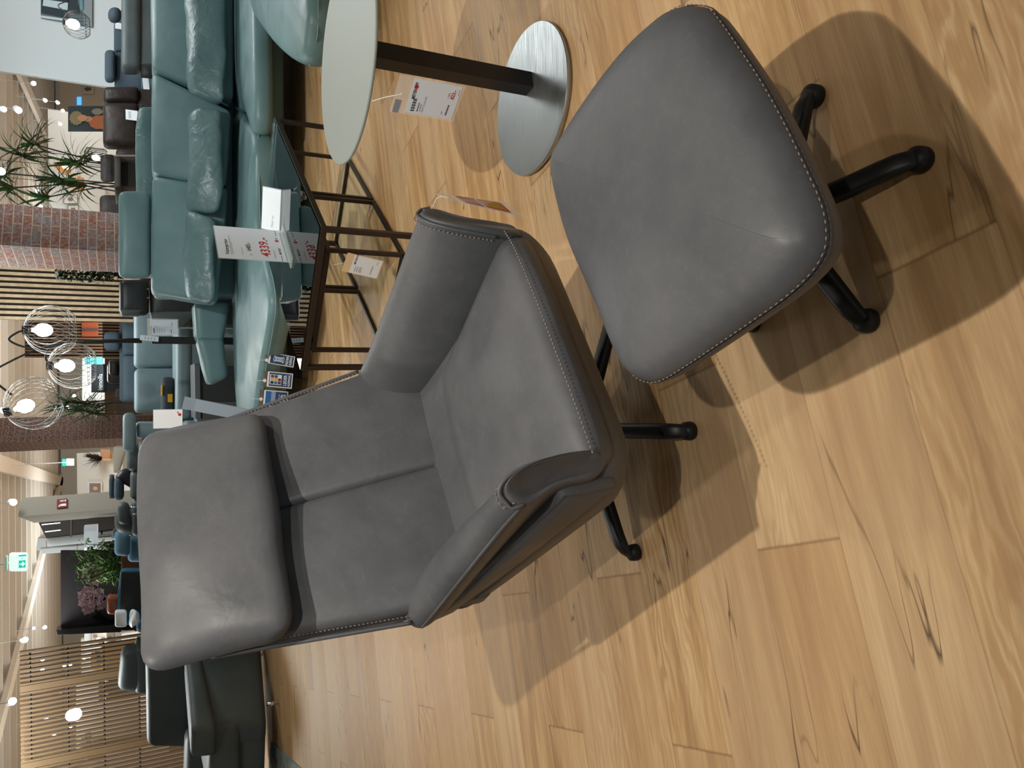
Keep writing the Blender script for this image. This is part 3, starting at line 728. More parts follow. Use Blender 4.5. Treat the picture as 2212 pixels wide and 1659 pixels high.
for TL, TR, BR, BL in bk:
    B(hexc(front(fq((TL, TR, BR, BL), (6.5, 6.5, 6.22, 6.22)), (0, .26, -.01)), .045, 8, (.01, .03, .005), .004, 4), 'back_cushion', M['teal'], SF)
B(hexc(ph(333, 545, 640, -160, 6.62, (0, .30, 0)), .05, 8), 'back_frame', M['teal'], SF)
hr = B(hexc(ph(256, 326, 600, 414, 6.55, (.02, .13, 0)), .04, 8, (.008, .02, .0)), 'headrest', M['teal'], SF)
B(hexc(ph(298, 345, 482, 228, 6.95, (0, .12, 0)), .05, 6, (0, .02, .02), .01, 5), 'rear_bolster', M['teal_soft'], SF)
B(hexc(front([AT(424, 738, 6.7), AT(418, 650, 6.7), AT(500, 650, 6.7), AT(482, 745, 6.7)], (0, .30, 0)), .05, 6), 'low_armrest', M['teal'], SF)
B(hexc(front([AT(450, 835, 6.68), AT(423, 728, 6.68), AT(484, 728, 6.68), AT(494, 815, 6.68)], (0, .25, 0)), .045, 6, (0, .01, 0), .006), 'low_armrest', M['teal'], SF)
for i, (pts, lab, sd) in enumerate([(((411, 192), (404, -90), (492, -90), (488, 218)), 'teal leather lumbar cushion on the sofa, farthest from the brick pillar', 1),
        (((411, 452), (412, 226), (488, 236), (480, 455)), 'teal leather lumbar cushion in the middle of the sofa between two others', 2),
        (((404, 642), (404, 450), (470, 470), (470, 658)), 'creased teal leather lumbar cushion below the sofa headrest', 3)]):
    Tl = fq(pts, (6.10, 6.10, 5.98, 5.98)); ctr = (Tl[2]+Tl[3])/2
    lc = thing('lumbar_cushion', lab, 'cushion', (ctr.x, ctr.y, ctr.z), 0, 'lumbar cushions on the teal sofa')
    B(hexc(front(Tl, (0, .17, .02)), .06, 10, (.0, .035, .0), .022, 5.5, sd*7), 'cover', M['teal_soft'], lc)
    a_, b_ = Tl[0]+Vector((.02, .02, -.0)), Tl[3]+Vector((.02, .03, 0)); MB().tube(catmull([a_+Vector((0, .055, -.02)), (a_+b_)/2+Vector((-.012, .06, 0)), b_+Vector((0, .05, .02))], 6, False), .004, 6).build('piping', M['teal_stitch'], lc, smooth=True)
# blue feature tickets hanging from the seat edge
tags = [(((578.4, 789.8), (582, 767), (638, 764.5), (633.7, 788.5)), ((570, 790.6), (574.6, 765.3)), (576, 778), (553, 777), 5.28, 'blue hanging ticket with a white coil spring drawing'),
        (((576.3, 838.3), (578.4, 805.8), (633.7, 803.7), (629.5, 836.2)), ((567, 839.5), (569, 804)), (571.6, 822), (550, 822), 5.36, 'blue hanging ticket with nine coloured leather squares'),
        (((568.5, 880), (570.4, 845), (623.5, 843.4), (619, 878)), ((559, 881), (561, 844)), (563.6, 862), (543, 861.5), 5.5, 'blue hanging ticket half hidden behind the armchair back')]
for k, (q, sl_, eye, top_, Y, lab) in enumerate(tags):
    P4 = [AT(*p, Y) for p in q]; tt = thing('feature_ticket', lab, 'ticket', tuple((P4[0]+P4[2])/2), 0, 'blue tickets hanging from the teal sofa')
    f = frame_from(*P4); fs = frame_from(AT(*sl_[0], Y), AT(*sl_[1], Y), P4[2], P4[3])
    card(fs, 0, 1, -.0, 1, -.0012, .0).build('plastic_sleeve', M['dark_sleeve'], tt)
    w_ = card(f, 0, 1, 0, 1, .0004, .0014).build('white_border', M['white'], tt)
    nb = card(f, .06, .94, .04, .93, .0015, .0022).build('navy_field', M['navy'], tt)
    e_ = AT(*eye, Y); disc(e_, .012, M['white'], 'eyelet', tt, f['rv'], f['uv'], f['nf'], .0025)
    MB().tube([e_+f['nf']*.003, AT(*top_, Y+.02)], .0012, 5).build('string', M['white'], tt)
    C = lambda s, x, y, sz, mt=M['white_ink'], b=True, sx=1: CTX(f, nb, s, x, y, sz, mt, 'lettering', b, sx, 'CENTER', .003)
    if k == 0:
        for j in range(7):
            c0 = f['org']+f['rv']*f['W']*.5+f['uv']*f['H']*(.44+.055*j); rr = f['W']*(.27 if j in (0, 6) else .2); n = 18
            MB().tube([c0+f['nf']*.003+f['rv']*rr*math.cos(2*math.pi*i/n)+f['uv']*rr*.28*math.sin(2*math.pi*i/n) for i in range(n+1)], .0016, 4).build('coil_drawing', M['white_ink'], nb)
        C('FEDER', .5, .24, .13); C('KERN', .5, .10, .13)
    elif k == 1:
        card(f, .17, .83, .44, .90, .0024, .0027).build('swatch_frame', M['white_ink'], nb)
        cols = [['3a2c2a', '1f6f9c', '2a3138'], ['6a4038', 'e0ad2c', 'c9b39a'], ['dfe3e4', '2f5596', '6a4a44']]
        cols = [['6a4a44', 'c9b0a0', '2a3138'], ['2f5596', 'e0ad2c', '1f7aa6'], ['e2e5e6', '6f4238', '5f3c34']]
        for i in range(3):
            for j in range(3):
                kx = .20+j*.205; ky = .745-i*.145
                card(f, .615-j*.205, .80-j*.205, ky, ky+.125, .0028, .0031).build('colour_swatch', mat('swatch_%d' % (i*3+j), cols[i][j], .5), nb)
        C('LEDER', .5, .24, .17, sx=.9); C('AUSWAHL', .5, .10, .12, sx=.85)
    else:
        card(f, .06, .94, .70, .93, .0024, .0027).build('blue_band', mat('bright_blue_print', '2f6aa8', .5), nb); card(f, .3, .94, .52, .70, .0024, .0027).build('pale_band', mat('pale_blue_print', '8fa2c2', .5), nb)
        card(f, .25, .8, .365, .38, .0024, .0027).build('arrow_line', M['white_ink'], nb); C('VARIABEL', .5, .22, .12, sx=.8); C('PLANBAR', .5, .10, .12, sx=.8)

# charcoal sofa on the left
CS = thing('sofa', 'charcoal leather sofa on chrome feet behind the armchair at the left', 'sofa', tuple(G(590, 1600)))
def P4(TL, TR, BR, BL, Y): return [AT(*TL, Y[0]), AT(*TR, Y[1]), AT(*BR, Y[2]), AT(*BL, Y[3])]
def piece(n, mt, par, TL, TR, BR, BL, Y, t, R=.05, puff=(0, .02, 0), wr=0):
    if not isinstance(Y, tuple): Y = (Y,)*4
    return B(hexc(front(P4(TL, TR, BR, BL, Y), t), R, 6, puff, wr), n, mt, par)
piece('backrest', M['charcoal'], CS, (318, 1616), (314, 1400), (430, 1400), (420, 1618), (8.3,)*4, (0, .28, 0), .07)
piece('side_panel', M['charcoal'], CS, (440, 1562), (400, 1385), (562, 1375), (576, 1560), (7.15, 8.1, 8.1, 7.15), (-.25, .06, 0), .07)
piece('arm_pad', M['charcoal'], CS, (412, 1574), (398, 1400), (432, 1396), (468, 1570), (7.0, 8.0, 8.0, 7.0), (-.3, .08, 0), .05)
piece('seat_cushion', M['charcoal'], CS, (448, 1720), (452, 1566), (520, 1560), (522, 1720), 7.15, (0, .9, 0), .06)
piece('seat_front', M['charcoal'], CS, (515, 1720), (515, 1556), (575, 1558), (570, 1720), 7.22, (0, .8, 0), .02)
piece('lumbar_roll', M['charcoal'], CS, (398, 1720), (402, 1592), (452, 1585), (452, 1720), 7.9, (0, .3, 0), .08)
l0 = AT(576, 1522, 7.25); MB().tube([l0, Vector((l0.x, l0.y, 0.0))], .02, 16).build('foot', M['chrome'], CS, smooth=True)
l0 = AT(565, 1400, 8.2); MB().box((l0.x+.1, 8.2, .10), (.18, .012, .02)).build('sled_foot', M['chrome'], CS); MB().box((l0.x-.07, 8.2, .05), (.012, .012, .05)).build('sled_foot', M['chrome'], CS)
RG = MB().hexa([Vector((p.x, p.y, z)) for z in (0.001, .012) for p in (G(655, 1662), G(588, 1602), G(640, 2000), G(560, 1900))]); tag(RG.build('rug', M['rug']), 'mottled grey-green rug under the charcoal leather sofa', 'rug')

# ---------------------------------------------------------------- background: ceiling, walls, columns
for i in range(34):
    y = 1.0+i*.95
    mb = MB(); mb.box((0, y, ZC+.14), (22, .035, .10), R_(3)); struct(mb.build('ceiling_trim_%d' % (i+1), M['ceil_strip']))
for i, (xa, ya, xb, yb) in enumerate([(-1, 14, -3.4, 32), (-8, 6, -3, 30), (2, 4, 3, 30), (6, 5, 8, 30), (-3, 2, -1.6, 12)]):
    mb = MB(); mb.beam((xa, ya, ZC-.02), (xb, yb, ZC-.02), .30, .09); struct(mb.build('ceiling_beam_%d' % (i+1), M['ceil_strip']))
def wall(name, a, b, z0, z1, th=.12, mt=None):
    a = Vector(a); b = Vector(b); d = (b-a).normalized(); n = Vector((-d.y, d.x, 0))*th
    return struct(MB().hexa([a+Vector((0, 0, z0)), b+Vector((0, 0, z0)), a+n+Vector((0, 0, z0)), b+n+Vector((0, 0, z0)), a+Vector((0, 0, z1)), b+Vector((0, 0, z1)), a+n+Vector((0, 0, z1)), b+n+Vector((0, 0, z1))]).build(name, mt or M['white_wall']))
e = AT(100, 168, 10.0); e.z = 0
wall('wall_right', e, (e.x+7, 8.6, 0), 0, ZC)
wall('wall_back', (-16, 30, 0), (20, 30, 0), 0, ZC, .2)
wall('wall_back_right', (AT(150, 462, 17).x, 17, 0), (AT(150, 242, 17).x, 17, 0), 0, AT(104, 300, 17).z)
wall('wall_back_far_right', (AT(150, 242, 20).x, 20, 0), (AT(150, 100, 20).x, 20, 0), 0, AT(128, 200, 20).z, .12, M['stone_wall'])
wall('wall_back_middle', (AT(200, 1068, 19).x-2, 19, 0), (AT(200, 978, 19).x, 19, 0), 0, AT(166, 1000, 19).z)
wall('wall_back_left', (-16, 19, 0), (AT(200, 1378, 19).x, 19, 0), 0, AT(175, 1400, 19).z)
def column(name, pr, pc, pl, z1, mt, lab):
    pts = [Vector((p.x, p.y, 0)) for p in (pr, pc, pl)]; pts.append(pts[0]+pts[2]-pts[1])
    me = bpy.data.meshes.new(name); v = [(p.x, p.y, z) for z in (0, z1) for p in pts]
    f = [(i, (i+1) % 4, 4+(i+1) % 4, 4+i) for i in range(4)]+[(4, 5, 6, 7)]
    me.from_pydata(v, [], f); uv = me.uv_layers.new(); d = 0; k = 0
    for i in range(4):
        l = (pts[(i+1) % 4]-pts[i]).length
        for q in ((d, 0), (d+l, 0), (d+l, z1), (d, z1)): uv.data[k].uv = q; k += 1
        d += l
    me.materials.append(mt); o = bpy.data.objects.new(name, me); COL.objects.link(o); struct(o); return o
column('brick_pillar_1', AT(200, 456, 8.6), AT(200, 541, 8.35), AT(200, 585.5, 8.9), ZC, M['brick'], '')
column('brick_pillar_2', AT(150, 899, 14.0), AT(150, 951, 13.5), AT(150, 970, 14.4), ZC, M['brick_dark'], '')
column('painted_pillar_1', AT(140, 1069, 9.3), AT(140, 1108, 9.0), AT(140, 1124, 10.4), AT(39, 1116, 9).z, M['stone_wall'], '')
# slat panels
def slatpanel(name, lab, yl, yr, Y, x0, z0, pitch, sw, mt, back):
    a, b = AT(200, yl, Y), AT(200, yr, Y); top = min(AT(x0, (yl+yr)/2, Y).z, ZC)
    t = thing(name, lab, 'wall panel', ((a.x+b.x)/2, Y, z0))
    MB().box(((a.x+b.x)/2, Y+.05, (z0+top)/2), ((b.x-a.x)/2, .015, (top-z0)/2)).build('backing', back, t)
    mb = MB(); x = a.x+sw/2
    while x < b.x: mb.box((x, Y+.015, (z0+top)/2), (sw/2, .02, (top-z0)/2)); x += pitch
    mb.build('slats', mt, t); return t
slatpanel('slatted_wall_panel', 'light oak slatted wall panel left of the red brick column', 694, 574, 10.6, -60, AT(288, 690, 10.6).z, .066, .036, M['slat'], M['felt'])
slatpanel('slatted_wall_panel', 'dark walnut slatted wall panel behind the round wire lamps', 773, 690, 14.5, 53, 0, .052, .026, M['slat_dark'], M['felt'])
pa = thing('picture', 'orange picture hanging on the dark slatted wall panel', 'picture', tuple(AT(195, 712, 14.4)))
piece('canvas', mat('rust_print', '8f3f1c', .7), pa, (176, 727), (176, 696), (212, 696), (212, 727), 14.48, (0, .04, 0), .005, (0, 0, 0))
piece('dark_band', M['dark_wood'], pa, (176, 714), (176, 709), (212, 709), (212, 714), 14.46, (0, .02, 0), .003, (0, 0, 0))

# ---------------------------------------------------------------- plants
def leaf(mb, a, d, l, wd, droop, seg=6, z=None):
    d = Vector(d).normalized(); sd = d.cross(Vector((0, 0, 1)))
    sd = sd.normalized() if sd.length > .01 else Vector((1, 0, 0)); b = len(mb.v); p = Vector(a)
    for i in range(seg+1):
        t = i/seg; w_ = wd*(math.sin(math.pi*min(1, t*.9+.12))**.7)*(1-t**3)
        mb.v += [p-sd*w_, p+sd*w_+Vector((0, 0, w_*.2))]
        d = (d+Vector((0, 0, -droop/seg))).normalized(); p = p+d*l/seg
    for i in range(seg): mb.f.append((b+2*i, b+2*i+1, b+2*i+3, b+2*i+2))
def dracaena(lab, base, heads, mt, pot=True, ll=.42, nl=26, wd=.009):
    t = thing('potted_plant', lab, 'plant', (base.x, base.y, 0))
    if pot: MB().lathe([(.13, 0), (.17, .30), (.16, .31), (.14, .28)], (base.x, base.y, 0), 20).build('pot', M['black_plastic'], t, smooth=True)
    tr = MB(); lf_ = MB()
    for i, h in enumerate(heads):
        b = Vector((base.x+.05*math.cos(i*2.1), base.y+.05*math.sin(i*2.1), .27)); m_ = (b+h)/2+Vector((.12*math.sin(i*1.7), .08*math.cos(i), .1))
        m1 = b+(h-b)*.3+Vector((.05*math.sin(i*2.3), 0, 0)); tr.tube(catmull([b, m1, m_, h], 5, False), .009, 6)
        for k in range(nl):
            a = random.uniform(0, 6.283); e_ = random.uniform(-.1, 1.3); leaf(lf_, h+Vector((0, 0, random.uniform(-.06, .04))), (math.cos(a)*math.cos(e_), math.sin(a)*math.cos(e_), math.sin(e_)), ll*random.uniform(.6, 1.1), wd, random.uniform(.5, 1.6))
    tr.build('stems', M['stem'], t, smooth=True); lf_.build('foliage', mt, t)
hs = [AT(*p, 10.9+.25*math.sin(i*2)) for i, p in enumerate([(74, 312), (48, 336), (8, 374), (138, 388), (22, 406), (96, 427), (170, 354), (178, 400)])]
bs = AT(300, 392, 11.0); dracaena('tall dragon tree with several green spiky heads right of the brick column', bs, hs, M['green'], True, .5, 34, .019)
bs = AT(262, 872, 11.8); dracaena('dragon tree behind the sofas next to the tall brown brick column', bs, [AT(*p, 11.8+.2*i) for i, p in enumerate([(150, 868), (185, 872), (178, 888), (205, 892), (140, 880), (212, 878)])], M['green'], True, .42, 34, .012)
iv = MB()
for k in range(420):
    u = random.random(); x = 118+145*u; y = 587+22*random.random()**1.5*(.5+.5*math.sin(3.14*u)**.5)
    a = random.uniform(0, 6.28); leaf(iv, AT(x, y, 9.3+random.uniform(-.12, .1)), (math.cos(a), math.sin(a), random.uniform(-.6, .4)), .06, .018, .5, 2)
tag(iv.build('ivy', M['darkgreen']), 'green ivy trailing down the left edge of the red brick column', 'plant', kind=None)
# leafy shrub in front of the flower panel
base = AT(262, 1205, 9.9)
sh = thing('leafy_plant', 'bushy green potted plant in front of the dark flower picture wall', 'plant', (base.x, base.y, 0))
st = MB(); lf_ = MB()
for k in range(46):
    t_ = (random.uniform(160, 245), random.uniform(1172, 1270)); h = AT(*t_, 9.9+random.uniform(-.3, .3)); b = Vector((base.x, base.y, .45)); m_ = (b+h)/2+Vector((random.uniform(-.1, .1), 0, .12))
    pts = catmull([b, m_, h], 5, False); st.tube(pts, .004, 5)
    for j in range(26):
        p = pts[random.randint(4, len(pts)-1)]+Vector([random.uniform(-.05, .05) for _ in range(3)]); a = random.uniform(0, 6.28); leaf(lf_, p, (math.cos(a), math.sin(a), random.uniform(-.5, .6)), .085, .016, .6, 3)
MB().lathe([(.14, 0), (.19, .42), (.17, .45), (.15, .42)], (base.x, base.y, 0), 20).build('pot', M['dark_wood'], sh, smooth=True)
st.build('stems', M['stem'], sh); lf_.build('foliage', M['green2'], sh)

# ---------------------------------------------------------------- arc lamp with three wire globes
AL = thing('arc_floor_lamp', 'black arc floor lamp with three round wire shades and lit globe bulbs', 'floor lamp', tuple(Vector((AT(430, 735, 6.95).x, 6.95, 0))))
def cage(parent, c, ax, R, n=26, mt=None, open_=.55, bulb=True, br=.052, w_=.0020, sq=1.0):
    ax = Vector(ax).normalized(); u = ax.cross(Vector((0, 1, .1))).normalized(); v = ax.cross(u)
    mb = MB()
    def pt(th, ph_): return c-ax*R*math.cos(th)+(u*math.cos(ph_)+v*math.sin(ph_))*R*math.sin(th)*sq
    thE = math.pi-.62
    for k in range(n):
        p0 = 2*math.pi*k/n
        mb.tube([pt(.18+(thE-.18)*i/12, p0+.55*math.sin(math.pi*i/12)) for i in range(13)], w_, 4)
    for th in (thE, thE-.38): mb.tube([pt(th, 2*math.pi*i/28) for i in range(29)], w_*.9, 4)
    o = mb.build('wire_shade', mt or M['wire'], parent)
    MB().tube([c-ax*R*1.02, c-ax*R*.80], .035*R/.2, 14).build('socket', M['black_metal'], parent, smooth=True)
    if bulb:
        r = br; rings = []
        for th, rr in ((.0, .30), (.25, .34), (.45, .55), (.8, .85), (1.3, 1), (1.9, .95), (2.4, .68), (2.8, .34), (3.1, .03)):
            cc_ = c-ax*(R*.28)+ax*r*(-math.cos(th))*1.15 if th > .3 else c-ax*(R*.28)-ax*r*(1.6-th)
            rings.append([cc_+(u*math.cos(q)+v*math.sin(q))*r*rr for q in [2*math.pi*i/16 for i in range(16)]])
        MB().loft(rings).build('bulb', M['bulb'], parent, smooth=True)
    return o
YL = 6.9
c1, c2, c3_ = AT(113, 713, YL), AT(160, 790, YL+.05), AT(74, 871, YL-.05)
cage(AL, c1, (0.02, 0, -1), .195); cage(AL, c2, (0, 0, -1), .185); cage(AL, c3_, (.35, 0, -1), .205)
pb = AT(430, 736, 6.95); MB().box((pb.x, 6.95, AT(362, 736, 6.95).z*.5), (.03, .03, AT(292, 736, 6.95).z*.5)).build('pole', M['black_metal'], AL, bevel=.004)
MB().lathe([(.20, 0), (.20, .03), (.04, .035), (.001, .035)], (pb.x, 6.95, 0), 32).build('foot_plate', M['black_metal'], AL)
zt1 = AT(292, 736, 6.95)
for off_, pts in ((0, [(225, 735), (150, 742), (70, 752), (20, 735), (38, 718), (56, 714), (66, 713)]), (.012, [(225, 737), (160, 741), (112, 750), (100, 765), (100, 778), (112, 787), (118, 789)]), (-.012, [(225, 739), (150, 740), (100, 748), (62, 762), (20, 782), (-10, 800), (-12, 820), (2, 835), (26, 853)])):
    MB().tube(catmull([zt1+Vector((off_, 0, -.05)), zt1+Vector((off_, 0, .05))]+[AT(*p, 6.95) for p in pts], 6, False), .008, 8).build('arm', M['black_metal'], AL, smooth=True)

# pendant lamps on the right
pl_ = thing('pendant_lamp', 'clear wire pendant lamp with a lit bulb in front of the street painting', 'pendant lamp', tuple(AT(165, 47, 8)))
cage(pl_, AT(168, 54, 8), (0, 0, -1), .12, 20, M['bronze'], br=.045, w_=.0016)
MB().tube(catmull([AT(152, 45, 8), AT(140, 25, 8), AT(125, 12, 8), AT(118, -20, 8), Vector((AT(100, -40, 8).x, 8, ZC))], 6, False), .004, 6).build('cable', M['black_plastic'], pl_)
pl2 = thing('pendant_lamp', 'drum shaped black wire pendant lamp above the dark dining table', 'pendant lamp', tuple(AT(208, 341, 10)))
c = AT(208, 341, 10.6); mb = MB()
for k in range(26):
    a = 2*math.pi*k/26; R1 = .115; mb.tube([c+Vector((R1*.5*math.cos(a), R1*.5*math.sin(a), .13)), c+Vector((R1*math.cos(a), R1*math.sin(a), .10)), c+Vector((R1*math.cos(a), R1*math.sin(a), -.09)), c+Vector((R1*.8*math.cos(a), R1*.8*math.sin(a), -.12))], .0028, 4)
mb.build('wire_shade', M['black_metal'], pl2); MB().lathe([(.001, -.045), (.03, -.03), (.04, 0), (.03, .03), (.012, .05), (.001, .05)], tuple(c), 16).build('bulb', M['bulb'], pl2, smooth=True)
MB().tube([c+Vector((0, 0, .05)), Vector((c.x, c.y, ZC))], .004, 6).build('cable', M['black_plastic'], pl2)
for k, p in enumerate([(143, 360), (172, 398)]):
    c = AT(*p, 13); t = thing('pendant_lamp', ['amber glass pendant lamp, the higher of two behind the dragon tree', 'amber glass pendant lamp, the lower of two behind the dragon tree'][k], 'pendant lamp', tuple(c))
    MB().lathe([(.02, .16), (.10, .06), (.12, 0), (.10, -.06), (.09, -.06), (.11, 0), (.02, .15)], tuple(c), 20, False).build('glass_shade', mat('amber_glass_%d' % k, 'd8a15c', .2, alpha=.5), t, smooth=True)
    MB().lathe([(.001, -.05), (.04, -.02), (.04, .03), (.001, .06)], tuple(c), 14).build('bulb', M['lamp_warm'], t, smooth=True)
    MB().tube([c+Vector((0, 0, .1)), Vector((c.x, c.y, ZC))], .004, 6).build('cable', M['black_plastic'], t)
# ceiling spotlights
sp = [(73, 180, 10, 0), (40, 238, 9, 1), (98, 217, 12, 0), (125, 222, 13, 0), (8, 236, 8, 0), (130, 268, 13, 0), (136, 239, 14, 0), (3, 370, 8, 1), (12, 888, 9, 1), (160, 855, 13, 0), (146, 880, 13, 0), (29, 1085, 9, 1), (97, 1355, 12, 0), (54, 1382, 10, 1), (92, 1424, 12, 0), (92, 1447, 12, 0), (139, 1439, 14, 0), (152, 1438, 14, 0), (133, 1493, 13, 0), (27, 1515, 8, 1), (163, 1543, 9, 2), (101, 1555, 12, 0), (152, 1571, 13, 0), (117, 1586, 13, 0), (86, 447, 11, 1), (182, 1425, 14, 0), (73, 1357, 14, 0), (80, 413, 12, 0)]
for k, (x, y, Y, s_) in enumerate(sp):
    c = AT(x, y, Y); r = (.022, .030, .055)[s_]; d = (CAM-c).normalized(); d = (d+Vector((random.uniform(-.3, .3), 0, -.25))).normalized()
    top = min(c.z+.35, ZC-.03)
    if c.z > ZC-.08: c.z = ZC-.10; top = ZC
    t = thing('ceiling_spotlight', 'small lit spotlight below the shop ceiling' if s_ < 2 else 'largest and brightest ceiling spotlight, seen through the wooden slat screen', 'spotlight', tuple(c), 0, 'ceiling spotlights' if s_ < 2 else None)
    MB().tube([c+d*.001, c+d*.006], r, 14).build('lens', M['lamp_white'], t)
    MB().tube([c, c-d*r*2.6, c-d*r*3.2], [r*1.12, r*1.12, r*.6], 14).build('housing', M['white'], t, smooth=False)
    MB().tube([c-d*r*1.6, Vector(((c-d*r*1.6).x, (c-d*r*1.6).y, max(top, c.z+.06)))], .003, 6).build('stem', M['ceil'], t)

# ---------------------------------------------------------------- background furniture
def flat(n, mt, par, x0, x1, yl, yr, Y, d=.02, R=.002, Yr=None): return B(hexc(ph(x0, x1, yl, yr, Y, (0, d, 0), Yr), R, 2), n, mt, par)
def soft(n, mt, par, x0, x1, yl, yr, Y, d=.15, R=.04, puff=.015, Yr=None): return B(hexc(ph(x0, x1, yl, yr, Y, (0, d, 0), Yr), R, 5, (puff*.3, puff, 0)), n, mt, par)
def th(name, lab, cat, x, y, Y, group=None):
    p = AT(x, y, Y); return thing(name, lab, cat, (p.x, Y, 0), 0, group)
# street painting on the right wall
YW = 8.85
wp = lambda x, y: AT(x, y, YW+ (10.0-8.6)/7*(AT(100, 168, 10).x+7-AT(x, y, 9.3).x)*1.0-.0)
def onwall(x, y, off=.03):
    a_ = Vector((e.x, e.y, 0)); b_ = Vector((e.x+7, 8.6, 0)); d = (b_-a_).normalized(); n = Vector((d.y, -d.x, 0)); return plane_pt(x, y, a_+n*off, n)
pt_ = thing('painting', 'large painting of a grey building front with white windows on the right wall', 'painting', tuple(onwall(140, 30)))
def wq(n, mt, par, q, off, t_=.006):
    P = [onwall(*p, off) for p in q]; nn = (P[1]-P[0]).cross(P[3]-P[0]).normalized()
    if nn.y > 0: nn = -nn
    return MB().hexa([P[3], P[2], P[3]-nn*t_, P[2]-nn*t_, P[0], P[1], P[0]-nn*t_, P[1]-nn*t_]).build(n, mt, par)
cv = wq('canvas', mat('painted_grey', '5f7177', .6), pt_, [(88, 39), (88, -60), (199, -60), (199, 59)], .03, .03)
for nm, hx, q in (('roof_band', '22303a', [(88, 28), (90, -2), (150, 0), (146, 40)]), ('window_print', 'c3d4da', [(92, 12), (94, -2), (147, 6), (146, 22)]), ('white_band', 'ccd6da', [(88, 38), (88, 33), (150, 42), (150, 47)]),
                  ('dark_door', '26353c', [(150, 26), (148, -10), (172, -10), (172, 30)]), ('blue_wall', '6f939c', [(168, 20), (168, -6), (182, -6), (182, 22)]), ('pavement', '8c959a', [(182, 56), (176, -20), (199, -20), (199, 58)])):
    wq(nm, mat('print_'+nm, hx, .6), cv, q, .036 if nm not in ('window_print',) else .042, .004)
for yy in (3, 8, 13): pass
# poster with a person
po = th('poster', 'poster of a person with curly blond hair in an orange patterned blouse', 'poster', 190, 255, 11)
bg_ = flat('print_background', mat('poster_slate', '2f3b42', .5), po, 147, 262, 283, 229, 11, .03)
for p_ in []: pass
def blob(n, mt, par, cx, cy, rx, ry, Y, k=20, wob=0):
    c0 = [AT(cx+rx*math.cos(2*math.pi*i/k)*(1+wob*math.sin(i*2.7)), cy+ry*math.sin(2*math.pi*i/k)*(1+wob*math.cos(i*3.1)), Y) for i in range(k)]
    return MB().loft([c0, [p+Vector((0, .004, 0)) for p in c0]]).build(n, mt, par)
blob('blouse_print', mat('orange_print', 'b8683e', .5), bg_, 214, 264, 22, 15, 10.985, 20, .06); blob('neck_print', mat('skin_print', 'c68e68', .5), bg_, 190, 257, 10, 6, 10.98)
blob('hair_print', mat('blond_print', '8f815c', .5), bg_, 165, 255, 15, 15, 10.975, 26, .10); blob('face_print', mat('face_print', 'c9926c', .5), bg_, 178, 255, 11, 7, 10.97)
blob('fur_print', mat('fur_print', '8d8474', .5), bg_, 210, 241, 12, 7, 10.978, 20, .12)
# brown sofa
bs_ = th('sofa', 'dark brown leather sofa seen from behind below the poster', 'sofa', 260, 250, 8.6)
soft('back_cushion', M['brown_leather'], bs_, 223, 300, 219, 186, 8.6, .2, .04, .03); soft('back_cushion', M['brown_leather'], bs_, 222, 300, 311, 221, 8.5, .22, .05, .04)
soft('base', M['brown_leather'], bs_, 296, 360, 312, 190, 8.65, .4, .04); cb = th('info_card', 'white card standing on the back of the dark brown leather sofa', 'card', 284, 248, 8.4)
f = frame_from(AT(272, 259, 8.4), AT(271, 238, 8.4), AT(297, 238, 8.4), AT(297, 260, 8.4)); ic = card(f, 0, 1, 0, 1, 0, .002).build('card', M['white'], cb)
for k in range(3): card(f, .15, .85, .72-.08*k, .75-.08*k, .0021, .0026).build('printed_line', M['grey_ink'], ic)
# teal grey sofa back, right
gs = th('sofa', 'dark grey-green sofa back standing directly behind the teal corner sofa', 'sofa', 290, 60, 7.9)
soft('backrest', M['charcoal'], gs, 262, 305, 143, -60, 7.9, .25, .05, .01); soft('lower_back', M['charcoal'], gs, 303, 420, 138, -60, 7.93, .4, .02, 0)
# blue fabric sofa
bf = th('sofa', 'slate blue fabric sofa with a raised headrest in front of the white wall', 'sofa', 270, 150, 9.2)
soft('headrest', M['bluegrey_fabric'], bf, 226, 249, 172, 106, 9.0, .12, .04); soft('back_cushion', M['bluegrey_fabric'], bf, 247, 310, 190, 110, 9.1, .2, .04)
soft('back_cushion', M['bluegrey_fabric'], bf, 246, 310, 109, 20, 9.1, .2, .04); soft('headrest', M['bluegrey_fabric'], bf, 233, 262, 40, 12, 8.8, .15, .06); soft('seat', M['bluegrey_fabric'], bf, 305, 370, 190, -20, 8.9, .8, .04)
for k, q in enumerate([((250, 66), (250, 52), (264, 47), (264, 60)), ((311, 196), (308, 170), (320, 168), (322, 190))]):
    Y = (9.07, 8.25)[k]; f = frame_from(AT(*q[0], Y), AT(*q[1], Y), AT(*q[2], Y), AT(*q[3], Y)); t_ = thing('info_card', ['small tilted white card on the slate blue fabric sofa', 'white card between the slate blue sofa and the brown sofa'][k], 'card', tuple(AT(*q[0], Y)))
    card(f, 0, 1, 0, 1, 0, .003).build('card', M['white'], t_)
